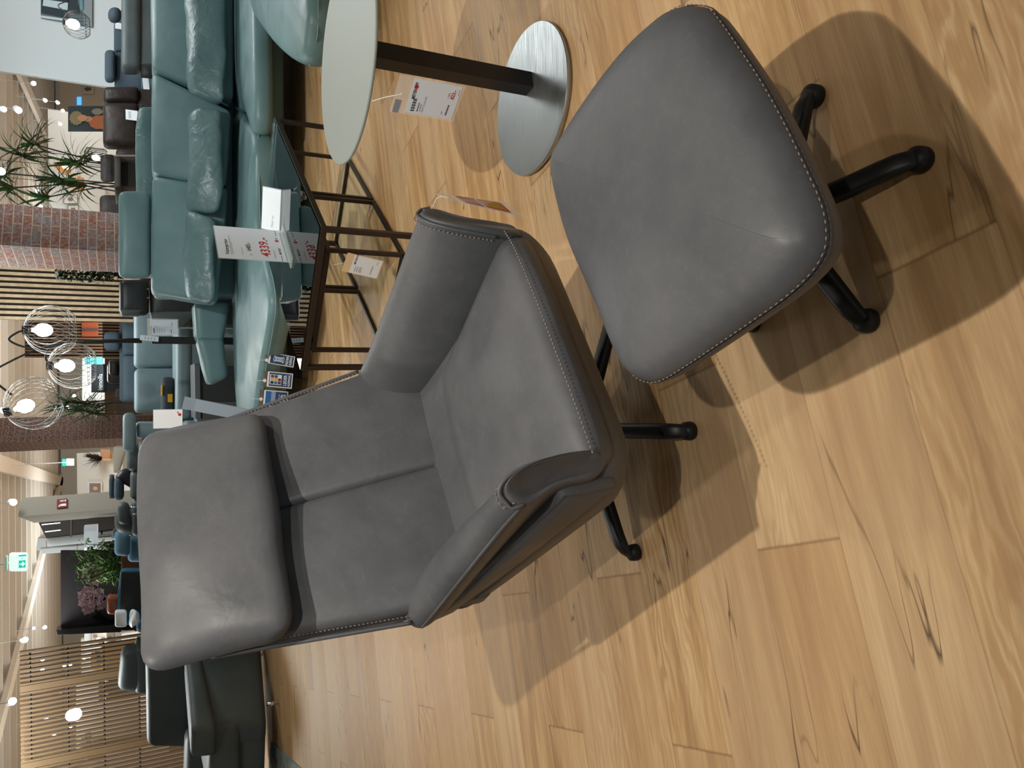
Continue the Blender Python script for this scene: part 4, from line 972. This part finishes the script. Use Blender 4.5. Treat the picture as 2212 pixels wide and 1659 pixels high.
# dark dining table, chairs
dt = th('dining_table', 'dark grey wooden table behind the teal sofa headrest', 'table', 280, 370, 8.8)
flat('table_top', M['dark_wood'], dt, 247, 262, 405, 338, 8.7, .8, .02); soft('table_base', M['dark_wood'], dt, 258, 420, 402, 345, 8.9, .5, .02, 0); flat('light_edge', M['stone_wall'], dt, 247, 330, 338, 334, 8.72, .75, .004)
for k, (x0, x1, yl, yr, Y, lab) in enumerate([(217, 250, 392, 333, 10.1, 'brown-black dining chair back behind the dark grey wooden table'), (250, 312, 337, 320, 9.55, 'black dining chair right of the dark grey wooden table'), (215, 275, 462, 421, 10.0, 'black dining chair back beside the red brick column')]):
    ch = th('dining_chair', lab, 'chair', (x0+x1)/2, (yl+yr)/2, Y, 'dark dining chairs'); soft('backrest', M['brown_leather'], ch, x0, x1, yl, yr, Y, .06, .05, .01)
    a_, b_ = AT(x1, yl, Y), AT(x1, yr, Y); wv = (b_.x-a_.x)
    MB().box(((a_.x+b_.x)/2, Y-.2, .44), (wv/2, .22, .04)).build('seat', M['brown_leather'], ch, bevel=.01)
    for i in (0, 1):
        for j in (0, 1): MB().tube([(a_.x+wv*(.08+.84*i), Y-.38+.4*j, 0), (a_.x+wv*(.12+.76*i), Y-.36+.36*j, .42)], .012, 8).build('leg', M['black_metal'], ch)
    for i in (0, 1): MB().tube([(a_.x+wv*(.15+.7*i), Y+.0, .46), (a_.x+wv*(.15+.7*i), Y+.04, a_.z+.02)], .012, 8).build('back_post', M['black_metal'], ch)
# white sideboard and low decoration
sb = th('sideboard', 'white sideboard against the bright wall behind the dining chairs', 'sideboard', 250, 425, 15); flat('body', M['white'], sb, 229, 262, 470, 405, 15, .4, .01); flat('top', M['white'], sb, 226, 229.5, 472, 402, 14.98, .44, .003)
for k, (x0, x1, yl, yr) in enumerate([(137, 168, 440, 420), (146, 170, 462, 443)]):
    pc = th('picture', ['pale framed print behind the dragon tree, nearer to the tall plant', 'pale framed print half hidden by the red brick column'][k], 'picture', x0, yl, 16.8)
    fr_ = flat('frame', M['stone_wall'], pc, x0, x1, yl, yr, 16.96, .03, .004); flat('print', M['white_wall'], pc, x0+1.5, x1-1.5, yl-1.5, yr+1.5, 16.945, .02, .003); blob('drawing', M['petal'], pc, (x0+x1)/2, (yl+yr)/2, 6, 4, 16.935, 12, .3)
pic3 = th('picture', 'dark feather picture on the far wall beside the right wall opening', 'picture', 190, 192, 19.8); flat('print', M['stone_wall'], pic3, 180, 203, 203, 186, 19.96, .03, .004); blob('drawing', M['brown_leather'], pic3, 190, 192, 8, 4, 19.95, 14, .3)
bn = th('banner', 'lit blue banner on the far wall above the poster', 'banner', 172, 217, 19.7); flat('panel', mat('lit_blue_panel', '4f9fe0', .5, emit='4f9fe0', es=1.2), bn, 166, 176, 226, 209, 19.95, .04, .004)
# recliner in black leather
bl = th('recliner', 'black leather recliner with a headrest on chrome rods beside the teal sofa', 'recliner', 360, 650, 7.9)
soft('headrest', M['black_leather'], bl, 257, 322, 680, 604, 7.8, .12, .045, .01)
piece('headrest_end', M['charcoal'], bl, (262, 682), (259, 668), (310, 668), (300, 682), 7.79, (0, .12, 0), .02)
piece('upper_back', M['black_leather'], bl, (303, 648), (300, 600), (360, 600), (395, 700), 8.0, (0, .18, 0), .04)
piece('back_cushion', M['black_leather'], bl, (324, 684), (322, 600), (470, 600), (430, 690), 7.85, (0, .2, 0), .05); piece('side_cushion', M['charcoal'], bl, (325, 700), (326, 672), (430, 672), (400, 706), 7.82, (0, .3, 0), .03)
for y in (626, 645): MB().tube([AT(303, y+2, 7.83), AT(322, y-2, 7.81)], .008, 8).build('chrome_rod', M['chrome'], bl, smooth=True)
# blue grey leather sofa
bg = th('sofa', 'pale blue-grey leather sofa behind the arc floor lamp post', 'sofa', 340, 790, 9.2)
soft('back_cushion', M['bluegrey'], bg, 289, 395, 794, 655, 9.1, .22, .05, .02); soft('back_cushion', M['bluegrey'], bg, 290, 395, 893, 797, 9.0, .22, .05, .02)
soft('seat', M['bluegrey'], bg, 380, 414, 905, 660, 8.3, .75, .05, .01); soft('seat_front', M['bluegrey'], bg, 408, 470, 905, 660, 8.35, .6, .03, 0)
soft('armrest', M['bluegrey'], bg, 372, 470, 908, 894, 8.4, .9, .05, .02)
soft('side_back', M['bluegrey'], bg, 294, 380, 660, 610, 9.2, .2, .05, .02)
pi = th('throw_pillow', 'dark patterned throw pillow with yellow squares on the blue-grey leather sofa', 'pillow', 365, 850, 8.6); 
soft('cover', mat('anthracite_fabric', '30373c', .8), pi, 347, 380, 905, 816, 8.55, .12, .05, .03); soft('yellow_square', M['yellow'], pi, 362, 373, 869, 851, 8.52, .02, .004, 0); soft('yellow_square', M['yellow'], pi, 348, 352, 855, 832, 8.53, .02, .004, 0)
# fabric sofa behind
fs = th('sofa', 'slate grey fabric sofa with a single headrest behind the pale blue-grey sofa', 'sofa', 275, 780, 11)
soft('back_cushion', M['bluegrey_fabric'], fs, 264, 300, 767, 690, 11, .25, .05); soft('back_cushion', M['bluegrey_fabric'], fs, 266, 300, 866, 768, 10.95, .25, .05); soft('back_frame', M['bluegrey_fabric'], fs, 258, 300, 868, 690, 11.2, .2, .05); soft('headrest', M['bluegrey_fabric'], fs, 224, 261, 757, 716, 11.0, .14, .06, .01)
soft('seat', M['bluegrey_fabric'], fs, 296, 340, 868, 690, 10.5, .5, .05)
# far recliner, brown box, sign
fr = th('recliner', 'small black recliner in front of the far shop sign', 'recliner', 245, 800, 14)
soft('headrest', M['black_leather'], fr, 235, 257, 810, 776, 14, .12, .05); soft('backrest', M['black_leather'], fr, 231, 268, 828, 784, 14.15, .2, .06); soft('seat', M['black_leather'], fr, 258, 290, 835, 780, 13.8, .5, .06)
bx = th('cabinet', 'plain brown wooden cabinet behind the blue-grey leather sofa', 'cabinet', 275, 870, 12.6); flat('body', mat('brown_board', '4d4036', .6), bx, 250, 330, 893, 840, 12.6, .5, .01); flat('light_edge', M['screen'], bx, 246, 330, 898, 893, 12.6, .5, .004)
sg = th('shop_sign', 'dark sign board with white lettering under the middle wire lamp', 'sign', 215, 815, 13.8)
sgp = flat('board', mat('sign_navy', '27313a', .5), sg, 197, 229, 848, 786, 14.6, .06, .004)
f = frame_from(AT(205, 846, 14.58), AT(205, 788, 14.58), AT(228, 788, 14.58), AT(228, 846, 14.58)); CTX(f, sgp, 'himolla', .05, .30, .62, M['white_ink'], 'lettering', False, .98)
cy = th('banner', 'turquoise and white lit banner beside the far shop sign', 'banner', 205, 778, 14.1); flat('panel', mat('lit_turquoise', '58b9bf', .5, emit='58b9bf', es=.8), cy, 183, 222, 787, 771, 14.1, .04, .004)
wf = struct(flat('wall_far_partition', M['white_wall'], None, 178, 262, 866, 774, 16, .1, .004))
wl = struct(flat('wall_wood_strip', M['slat_dark'], None, 226, 300, 905, 774, 15, .05, .004))
# dark coffee table with grey top
dc = th('side_cabinet', 'dark grey low cabinet between the blue-grey sofa and the teal sofa', 'cabinet', 440, 840, 7.7)
piece('body', mat('graphite_board', '26292b', .5), dc, (432, 905), (430, 790), (540, 790), (540, 905), 7.6, (0, .5, 0), .006, (0, 0, 0)); piece('front_panel', mat('slate_board', '454a4c', .5), dc, (437, 905), (437, 868), (520, 868), (520, 905), 7.58, (0, .02, 0), .004, (0, 0, 0))
piece('top', mat('grey_top', '565c60', .5), dc, (422, 905), (420, 785), (432, 785), (434, 905), 7.55, (0, .55, 0), .004, (0, 0, 0))
# price stand beside the recliner
p2 = th('sign_holder', 'white price ticket in a clear holder in front of the black recliner', 'price sign', 350, 708, 7.2)
f = frame_from(AT(328, 724, 7.2), AT(327, 691, 7.2), AT(383, 690, 7.2), AT(384, 724, 7.2)); fs_ = frame_from(AT(318, 726, 7.2), AT(318, 689, 7.2), AT(385, 688, 7.2), AT(386, 726, 7.2))
card(fs_, 0, 1, 0, 1, -.002, 0).build('acrylic_back', M['sleeve'], p2); i_ = card(f, .02, .98, .0, .98, .001, .002).build('paper_insert', M['paper'], p2)
for k in range(5): card(f, .12, .6-.05*k, .86-.085*k, .875-.085*k, .0021, .003).build('printed_line', M['grey_ink'], i_)
card(f, .12, .45, .9, .93, .0021, .003).build('heading_line', M['ink'], i_); CTX(f, i_, '3.198.-', .55, .2, .07, M['red_ink'], 'price', off=.003); card(f, .12, .34, .24, .26, .0021, .003).build('printed_line', M['ink'], i_)
MB().tube([AT(384, 708, 7.2), Vector((AT(384, 708, 7.2).x, 7.2, 0))], .008, 8).build('stand_rod', M['chrome'], p2); MB().lathe([(.10, 0), (.10, .012), (.001, .012)], (AT(384, 708, 7.2).x, 7.2, 0), 24).build('stand_foot', M['chrome'], p2)
p3_ = th('leaflet', 'small printed clear leaflet clipped to the arc lamp post', 'leaflet', 330, 728, 6.9)
f = frame_from(AT(302, 736, 6.88), AT(303, 723, 6.88), AT(343, 728, 6.88), AT(342, 737, 6.88)); lf2 = card(f, 0, 1, 0, 1, 0, .001).build('sheet', M['paper'], p3_)
for k in range(4): card(f, .2, .8, .2+.17*k, .23+.17*k, .0011, .002).build('printed_line', M['grey_ink'], lf2)
# cards hanging behind the armchair headrest
hc = thing('price_card', 'white card with a red print hanging beside the armchair headrest', 'card', tuple(AT(360, 895, 2.34)))
f = frame_from(AT(331, 925, 2.36), AT(331, 885, 2.36), AT(394, 884, 2.36), AT(394, 925, 2.36)); ic = card(f, 0, 1, 0, 1, 0, .001).build('card', M['white'], hc); disc(f['org']+f['rv']*f['W']*.72+f['uv']*f['H']*.10, .004, M['red_ink'], 'red_dot', ic, f['rv'], f['uv'], f['nf'], .0015)
disc(f['org']+f['rv']*f['W']*.84+f['uv']*f['H']*.16, .002, M['red_ink'], 'red_dot', ic, f['rv'], f['uv'], f['nf'], .0015)
hc2 = thing('price_card', 'grey clear ticket sleeve hanging along the right edge of the armchair headrest', 'card', tuple(AT(480, 880, 2.36)))
f = frame_from(AT(393, 905, 2.38), AT(395, 879, 2.38), AT(562, 866, 2.34), AT(552, 892, 2.34)); sv = card(f, 0, 1, 0, 1, 0, .001).build('plastic_sleeve', mat('grey_sleeve', '8795a3', .2, alpha=.75), hc2); card(f, .03, .95, .03, .84, .0012, .0018).build('paper_insert', mat('greyblue_paper', '7f8d9a', .5), hc2)
# ---- left of the brown brick column
ds = th('sofa', 'long charcoal leather sofa behind the armchair headrest', 'sofa', 300, 1060, 8.9)
for yl, yr, x0 in ((1018, 960, 274), (1080, 1019, 281), (1160, 1081, 284)): soft('back_cushion', M['charcoal'], ds, x0, 330, yl, yr, 8.45, .2, .05, .02)
soft('headrest', M['charcoal'], ds, 254, 280, 1134, 1087, 8.3, .14, .05, .01)
for y in (1095, 1110): MB().tube([AT(279, y+2, 8.32), AT(303, y-1, 8.32)], .008, 8).build('chrome_rod', M['chrome'], ds, smooth=True)
soft('backrest', M['charcoal'], ds, 247, 300, 1155, 1100, 8.5, .2, .09, .02); soft('seat', M['charcoal'], ds, 300, 360, 1160, 960, 8.0, .5, .04)
gh = th('sofa', 'blue-grey leather sofa section right behind the armchair headrest top', 'sofa', 285, 930, 8.3)
soft('headrest', M['bluegrey'], gh, 265, 294, 976, 893, 8.2, .14, .045, .01); piece('back_cushion', M['bluegrey'], gh, (294, 950), (292, 912), (420, 912), (420, 955), 8.3, (0, .25, 0), .05); soft('seat', M['bluegrey'], gh, 400, 440, 955, 912, 7.9, .5, .04)
af = th('armchair', 'slate blue fabric armchair with two stacked head cushions in front of the beige pillar', 'armchair', 255, 1050, 10.3)
soft('back_cushion', M['bluegrey_fabric'], af, 235, 248, 1078, 1027, 8.82, .12, .05); soft('headrest', M['bluegrey_fabric'], af, 246, 268, 1081, 1032, 8.74, .12, .05); piece('dark_shell', M['black_leather'], af, (246, 1034), (262, 1014), (300, 1012), (300, 1066), 8.75, (0, .14, 0), .05)
cr = th('bed', 'cream upholstered bed headboard near the far wall', 'bed', 258, 995, 12); piece('headboard', M['cream'], cr, (245, 1022), (245, 966), (276, 966), (258, 1022), 12, (0, .3, 0), .03)
bt = th('shelf', 'light wooden wall shelf with small decorations on the far wall', 'shelf', 225, 985, 18.7); flat('board', mat('pale_wood', 'b98f6c', .6), bt, 217, 238, 992, 971, 18.79, .2, .004); flat('lower_board', mat('pale_wood_2', 'd2b08c', .6), bt, 217, 240, 995, 991, 18.78, .2, .004)
tw = MB()
for k in range(60): leaf(tw, AT(219+random.uniform(-3, 1), 989+random.uniform(-3, 3), 18.77), (random.uniform(-1, .3), -.2, random.uniform(0, 1.2)), random.uniform(.15, .4), .02, .3, 3)
tag(tw.build('dried_grass', M['stem']), 'dark dried grass bunch beside the wooden wall shelf', 'plant')
fp = th('picture', 'white framed picture with a lit reflection on the far wall', 'picture', 205, 1052, 18.8); flat('frame', M['white'], fp, 189, 221, 1064, 1041, 18.95, .04, .004); flat('print', mat('warm_grey_print', '8d8078', .5), fp, 193, 217, 1064, 1044, 18.93, .03, .004); blob('pale_spot', M['cream'], fp, 206, 1055, 5, 4, 18.92)
# extinguisher sign on the pillar
Yp = 9.12
sg2 = thing('safety_sign', 'red fire extinguisher sign on the beige pillar', 'sign', tuple(AT(134, 1088, Yp)))
a_, b_ = AT(134, 1108, 9.0), AT(134, 1069, 9.3); dd = (b_-a_).normalized(); dd.z = 0; nn_p = Vector((dd.y, -dd.x, 0)).normalized()
def onp(x, y, off=.004): return plane_pt(x, y, a_+nn_p*off, nn_p)
f = frame_from(onp(123, 1098.5), onp(123, 1079), onp(145, 1078), onp(145, 1097.5)); rp = card(f, 0, 1, 0, 1, 0, .006).build('red_plate', mat('sign_red', '7d2b20', .5), sg2)
card(f, .18, .42, .10, .62, .0062, .008).build('extinguisher_symbol', M['white_ink'], rp); card(f, .25, .35, .62, .78, .0062, .008).build('extinguisher_symbol', M['white_ink'], rp); card(f, .15, .25, .70, .84, .0062, .008).build('extinguisher_symbol', M['white_ink'], rp)
for k in range(4): card(f, .66+.04*(k % 2), .86-.04*(k % 2), .12+.16*k, .22+.16*k, .0062, .008).build('flame_symbol', M['white_ink'], rp)
# black shelf rack with white side frames
bkx = th('display_rack', 'tall black display rack with two light strips between white frames', 'rack', 165, 1140, 11)
piece('back_panel', M['black_plastic'], bkx, (99, 1162), (83, 1129), (262, 1114), (262, 1140), (11.0, 11.6, 11.6, 11.0), (0, .1, 0), .01, (0, 0, 0))
for (x0, x1, y0, y1, mt_) in ((90, 130, 1134.5, 1130.5, 'lamp_warm2'), (97, 131, 1150, 1146, 'lamp_warm2')):
    if 'lamp_warm2' not in M: M['lamp_warm2'] = mat('lit_shelf_strip', 'ffffff', .4, emit=(1, .95, .9), es=2)
    piece('light_strip', M['lamp_warm2'], bkx, (x0, y0), (x0, y0-1.5), (x1, y1-1.5), (x1, y1), 10.95, (0, .02, 0), .002, (0, 0, 0))
for x in (152, 218): piece('shelf_board', M['charcoal'], bkx, (x, 1161), (x, 1124), (x+3, 1123), (x+3, 1160), (10.9, 11.5, 11.5, 10.9), (0, .2, 0), .004, (0, 0, 0))
for k, (q, Y) in enumerate([(((104, 1181), (99, 1163), (262, 1143), (262, 1165)), 11.2), (((90, 1197), (86, 1186), (262, 1170), (262, 1184)), 11.0)]):
    struct(piece('wall_white_frame_%d' % (k+1), M['white_wall'], None, *q, (Y,)*4, (0, .12, 0), .005, (0, 0, 0)))
wp_ = struct(piece('wall_white_lintel', M['white_wall'], None, (78, 1188), (82, 1162), (100, 1162), (100, 1192), (11.6,)*4, (0, .1, 0), .005, (0, 0, 0)))
ls = th('table_lamp', 'white rectangular lampshade in front of the black display rack', 'lamp', 197, 1160, 9.4)
cc = AT(197, 1160, 10.4); ra = (AT(197, 1134, 10.4)-AT(197, 1185, 10.4)).length/2; hh = AT(182, 1160, 10.4).z-AT(211, 1160, 10.4).z
MB().loft([rrect(cc.x-ra, cc.x+ra, 10.28, 10.52, .06, z) for z in (cc.z-hh/2, cc.z+hh/2)], False).build('lamp_shade', mat('white_shade', 'dfe6ea', .8, emit=(.8, .9, 1), es=.25), ls, smooth=True)
MB().tube([(cc.x, 10.4, .9), (cc.x, 10.4, cc.z+hh*.3)], .02, 10).build('stem', M['chrome'], ls); MB().lathe([(.1, .9), (.1, .92), (.001, .92)], (cc.x, 10.4, 0), 24).build('base', M['chrome'], ls)
MB().box((cc.x, 10.4, .45), (.14, .14, .45)).build('base_cabinet', M['white'], th('side_table', 'white side table carrying the rectangular lamp', 'side table', 230, 1160, 10.4), bevel=.01)
# flower wall panel
fw_ = th('wall_panel', 'large dark panel with a pink peony print', 'wall panel', 190, 1280, 10.6)
pn_ = flat('panel', M['flower_bg'], fw_, 131, 300, 1362, 1190, 10.6, .06, .004)
piece('black_frame_edge', M['black_plastic'], fw_, (122, 1372), (121, 1362), (262, 1348), (262, 1366), 10.45, (0, .2, 0), .01, (0, 0, 0))
def flower(cx, cy, R, n, rings_, seed, m1, m2):
    rnd_ = random.Random(seed)
    for ri in range(rings_):
        rr = R*(1-ri/rings_*.85); mb = MB()
        for k in range(n):
            a = 6.283*k/n+ri*.5+rnd_.uniform(-.15, .15); l = rr*rnd_.uniform(.8, 1.1); w_ = rr*.42
            ctr = lambda t, s: AT(cx+math.cos(a)*l*t-math.sin(a)*s*w_, cy+math.sin(a)*l*t+math.cos(a)*s*w_, 10.595-.002*ri)
            b = len(mb.v); pts = [ctr(.1, 0), ctr(.5, .8), ctr(.85, .7), ctr(.93, .3), ctr(1.08, 0), ctr(.9, -.35), ctr(.85, -.75), ctr(.5, -.8)]
            mb.v += pts; mb.f.append(tuple(range(b, b+8)))
        mb.build('petal_print', m1 if ri % 2 == 0 else m2, pn_)
flower(196, 1295, 33, 9, 5, 3, M['petal'], M['petal_dark']); flower(203, 1240, 30, 9, 5, 8, M['petal'], M['petal_dark']); flower(240, 1300, 22, 7, 3, 5, M['petal_dark'], M['petal_dark'])
mb = MB()
for k in range(8): leaf(mb, AT(205+8*math.sin(k), 1318+3*k, 10.585), (-.8+.1*k, 0, -.5-.1*k), .5, .035, .3, 4)
mb.build('leaf_print', M['darkgreen'], pn_)
# petrol blue sofa, cushions, chair
ps_ = th('sofa', 'petrol blue velvet sofa with a dark open front beside the flower panel', 'sofa', 290, 1300, 8.4)
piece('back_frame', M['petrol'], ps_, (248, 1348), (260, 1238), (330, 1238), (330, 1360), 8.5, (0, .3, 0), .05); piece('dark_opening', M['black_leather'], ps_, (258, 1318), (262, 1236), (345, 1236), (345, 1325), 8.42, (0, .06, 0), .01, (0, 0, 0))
piece('armrest', M['petrol'], ps_, (291, 1372), (300, 1345), (345, 1340), (345, 1366), 8.2, (0, .5, 0), .06)
c1_ = th('throw_cushion', 'smooth white square cushion on the petrol blue sofa', 'cushion', 260, 1340, 8.3); soft('cover', M['white'], c1_, 248, 274, 1355, 1322, 8.25, .1, .02, .02)
c2_ = th('throw_cushion', 'fluffy white fringed cushion on the petrol blue sofa', 'cushion', 290, 1340, 8.2); B(hexc(front([AT(280, 1361, 8.15), AT(281, 1320, 8.15), AT(300, 1322, 8.1), AT(300, 1350, 8.1)], (0, .12, 0)), .04, 8, (0, .03, 0), .02, 16), 'cover', M['white'], c2_)
c3q = th('throw_cushion', 'cognac brown leather cushion standing on the petrol blue sofa back', 'cushion', 240, 1310, 9.2); soft('cover', M['cognac'], c3q, 231, 260, 1328, 1289, 8.56, .12, .03, .02)
lb = th('armchair', 'light blue fabric armchair with a raised head cushion', 'armchair', 280, 1180, 8.2)
piece('headrest', M['lightblue'], lb, (246, 1202), (248, 1147), (282, 1158), (280, 1204), 8.85, (0, .14, 0), .05); piece('backrest', M['lightblue'], lb, (275, 1216), (280, 1158), (360, 1160), (360, 1216), 9.0, (0, .2, 0), .05); piece('seat_edge', M['bluegrey'], ps_, (305, 1276), (306, 1218), (345, 1218), (345, 1276), 8.0, (0, .3, 0), .03)
piece('side_wing', M['bluegrey'], lb, (238, 1170), (245, 1142), (270, 1146), (268, 1168), 9.3, (0, .2, 0), .05)
cbx = th('cabinet', 'cognac brown wooden cabinet between light blue armchair and petrol sofa', 'cabinet', 280, 1228, 9.0); flat('body', mat('red_brown_wood', '6b3a22', .5), cbx, 262, 330, 1238, 1206, 9.3, .2, .01)
# grey sofa back and slat screen
gb = th('sofa', 'grey-green sofa back in front of the wooden slat screen', 'sofa', 290, 1450, 9.2); piece('backrest', M['charcoal'], gb, (253, 1496), (262, 1408), (360, 1400), (360, 1500), 9.1, (0, .3, 0), .08); piece('lower_back', M['charcoal'], gb, (292, 1502), (292, 1402), (400, 1400), (400, 1504), 9.08, (0, .5, 0), .05)
ss = th('slat_screen', 'room divider of thin vertical oak slats with dark cross rods', 'room divider', 200, 1530, 10.2)
a_, b_ = AT(200, 1700, 10.2), AT(200, 1385, 10.2); top = AT(44, 1520, 10.2).z; mb = MB(); x = a_.x; k = 0
while x < b_.x: mb.box((x, 10.2, top/2), (.011 if k % 17 != 8 else .035, .03, top/2)); x += .052; k += 1
mb.build('slats', M['screen'], ss); mb = MB()
for xx in (66, 147, 225, 301): z = AT(xx, 1520, 10.2).z; mb.tube([(a_.x, 10.2, z), (b_.x, 10.2, z)], .012, 6)
mb.build('cross_rods', M['black_metal'], ss)
struct(flat('wall_lit_partition', M['white_wall'], None, 165, 300, 1625, 1462, 15.5, .1, .004)); struct(flat('wall_left_pale', M['white_wall'], None, 182, 262, 1424, 1366, 14.34, .1, .004))
fp2 = th('picture', 'pale flower painting behind the slat screen edge', 'picture', 225, 1385, 14.3); flat('canvas', M['cream'], fp2, 198, 246, 1394, 1368, 14.3, .03, .004)
for k in range(7): blob('blossom_print', (M['petal'], M['white'], M['greyleaf'])[k % 3], fp2, 206+6*k, 1374+((k*7) % 15), 5, 4, 14.27-.001*k, 12, .25)
for k, (cx, cy, rx) in enumerate([(198, 1605, 26), (203, 1628, 28)]):
    bp_ = th('potted_plant', ['dark bushy plant seen through the slat screen, the upper one', 'dark bushy plant seen through the slat screen, the lower one'][k], 'plant', cx, cy, 11.5+k*.6); mb = MB(); Yq = 11.5+k*.6
    for j in range(260):
        a = random.uniform(0, 6.283); r_ = random.random()**.5; p = AT(cx+rx*r_*math.cos(a), cy+9*r_*math.sin(a), Yq+random.uniform(-.2, .2)); leaf(mb, p, (math.cos(a*3), math.sin(a*2), .3), .12, .03, .6, 2)
    mb.build('foliage', M['darkgreen'], bp_); p = AT(240, cy, Yq); MB().lathe([(.14, 0), (.18, p.z*.5), (.001, p.z*.5)], (p.x, Yq, 0), 16).build('pot', M['dark_wood'], bp_); MB().tube([(p.x, Yq, p.z*.4), AT(cx+rx*.4, cy, Yq)], .02, 8).build('stem', M['stem'], bp_)
yb = th('shelf', 'yellow-brown shelf with dark bags behind the slat screen', 'shelf', 215, 1430, 13); flat('board', mat('ochre_board', '8d6426', .6), yb, 196, 226, 1448, 1420, 13, .3, .01); flat('dark_bag', M['black_leather'], yb, 205, 224, 1418, 1408, 12.9, .2, .03); flat('dark_bag', M['black_leather'], yb, 208, 226, 1432, 1421, 12.9, .2, .03)
bb = th('banner', 'bright blue and white banner behind the slat screen', 'banner', 242, 1420, 13.2); flat('panel', mat('sky_blue_panel', '6f93d6', .5), bb, 233, 252, 1425, 1402, 13.5, .03, .004)
db = th('cabinet', 'dark brown open cabinet behind the slat screen', 'cabinet', 228, 1480, 13.5); flat('body', mat('espresso_board', '3b2a20', .6), db, 213, 243, 1516, 1440, 13.5, .4, .01)
for k in range(6): flat('white_item', M['white'], db, 223+(k % 3)*3, 229+(k % 2)*5, 1512-k*12, 1507-k*12, 13.48, .02, .002)
# exit signs
ex = thing('exit_sign', 'large lit green and white exit sign hanging from the ceiling', 'exit sign', tuple(AT(40, 1215, 8.2)))
YE = 8.2; eg = mat('exit_green', '10b99a', .5, emit=(.02, .55, .42), es=.9); ew = mat('exit_white', 'e8fff8', .4, emit=(.80, 1, .95), es=.8)
eb = flat('lit_box', ew, ex, 19, 59, 1235, 1196, YE, .08, .02)
f = frame_from(AT(36, 1232, YE-.002), AT(36, 1197, YE-.002), AT(58, 1197, YE-.002), AT(58, 1232, YE-.002))
G1 = lambda x0, x1, y0, y1, mt_=eg, o_=.002, n='green_symbol': card(f, x0, x1, y0, y1, o_, o_+.002).build(n, mt_, eb)
G1(.16, .62, .12, .80); G1(.86, .96, .05, .80); G1(.70, .78, .40, .50)
G1(.36, .42, .28, .74, ew, .0045, 'white_arrow'); 
pts = [(.22, .42), (.39, .16), (.56, .42), (.47, .42), (.47, .5), (.31, .5), (.31, .42)]
MB().loft([[f['org']+f['rv']*f['W']*x+f['uv']*f['H']*y+f['nf']*o_ for x, y in pts] for o_ in (.0045, .0065)]).build('white_arrow', ew, eb)
flat('mount', mat('pale_green_mount', 'a8d8cc', .5, emit=(.2, .5, .4), es=.3), ex, 11, 15, 1235, 1202, YE, .08, .01); zc = AT(11, 1218, YE); MB().tube([zc, Vector((zc.x, zc.y+.04, ZC))], .008, 8).build('hanger', M['white'], ex); MB().tube([AT(19.5, 1218, YE)+Vector((0, .04, 0)), AT(13, 1218, YE)+Vector((0, .04, 0))], .008, 8).build('hanger', M['white'], ex)
ex2 = thing('exit_sign', 'small distant lit exit sign above the beige pillar', 'exit sign', tuple(AT(151, 998, 17.5))); flat('lit_box', ew, ex2, 143, 160, 1006, 991, 17.5, .06, .01); flat('side_face', eg, ex2, 134, 142, 1007, 992, 17.6, .06, .01)
for xx in (151, 138): p = AT(143, 999, 17.5)
MB().tube([AT(143, 999, 17.53), Vector((AT(143, 999, 17.53).x, 17.53, ZC))], .01, 6).build('hanger', M['white'], ex2)

# ---------------------------------------------------------------- plinths so that the far furniture stands on the floor
def ground(t, inset=.03, name='plinth'):
    bpy.context.view_layer.update(); lo = Vector((1e9,)*3); hi = -lo; m0 = None
    for c in t.children:
        if c.type != 'MESH': continue
        m0 = m0 or c.data.materials[0]
        for v in c.data.vertices:
            p = c.matrix_world @ v.co; lo = Vector(map(min, lo, p)); hi = Vector(map(max, hi, p))
    if lo.z > .03:
        hz = (lo.z+.06)/2; ix = min(inset, (hi.x-lo.x)*.3); iy = min(inset, (hi.y-lo.y)*.3)
        MB().box(((lo.x+hi.x)/2, (lo.y+hi.y)/2, hz), ((hi.x-lo.x)/2-ix, (hi.y-lo.y)/2-iy, hz)).build(name, m0, t)
for t in [q for q in (gs, bs_, bf, dt, sb, bl, bg, fs, fr, bx, dc, ds, gh, af, cr, ps_, lb, cbx, gb, ss, yb, bb, db, fw_, bkx, po) if not isinstance(q, int)]: ground(t)
for t in (sg,): ground(t)
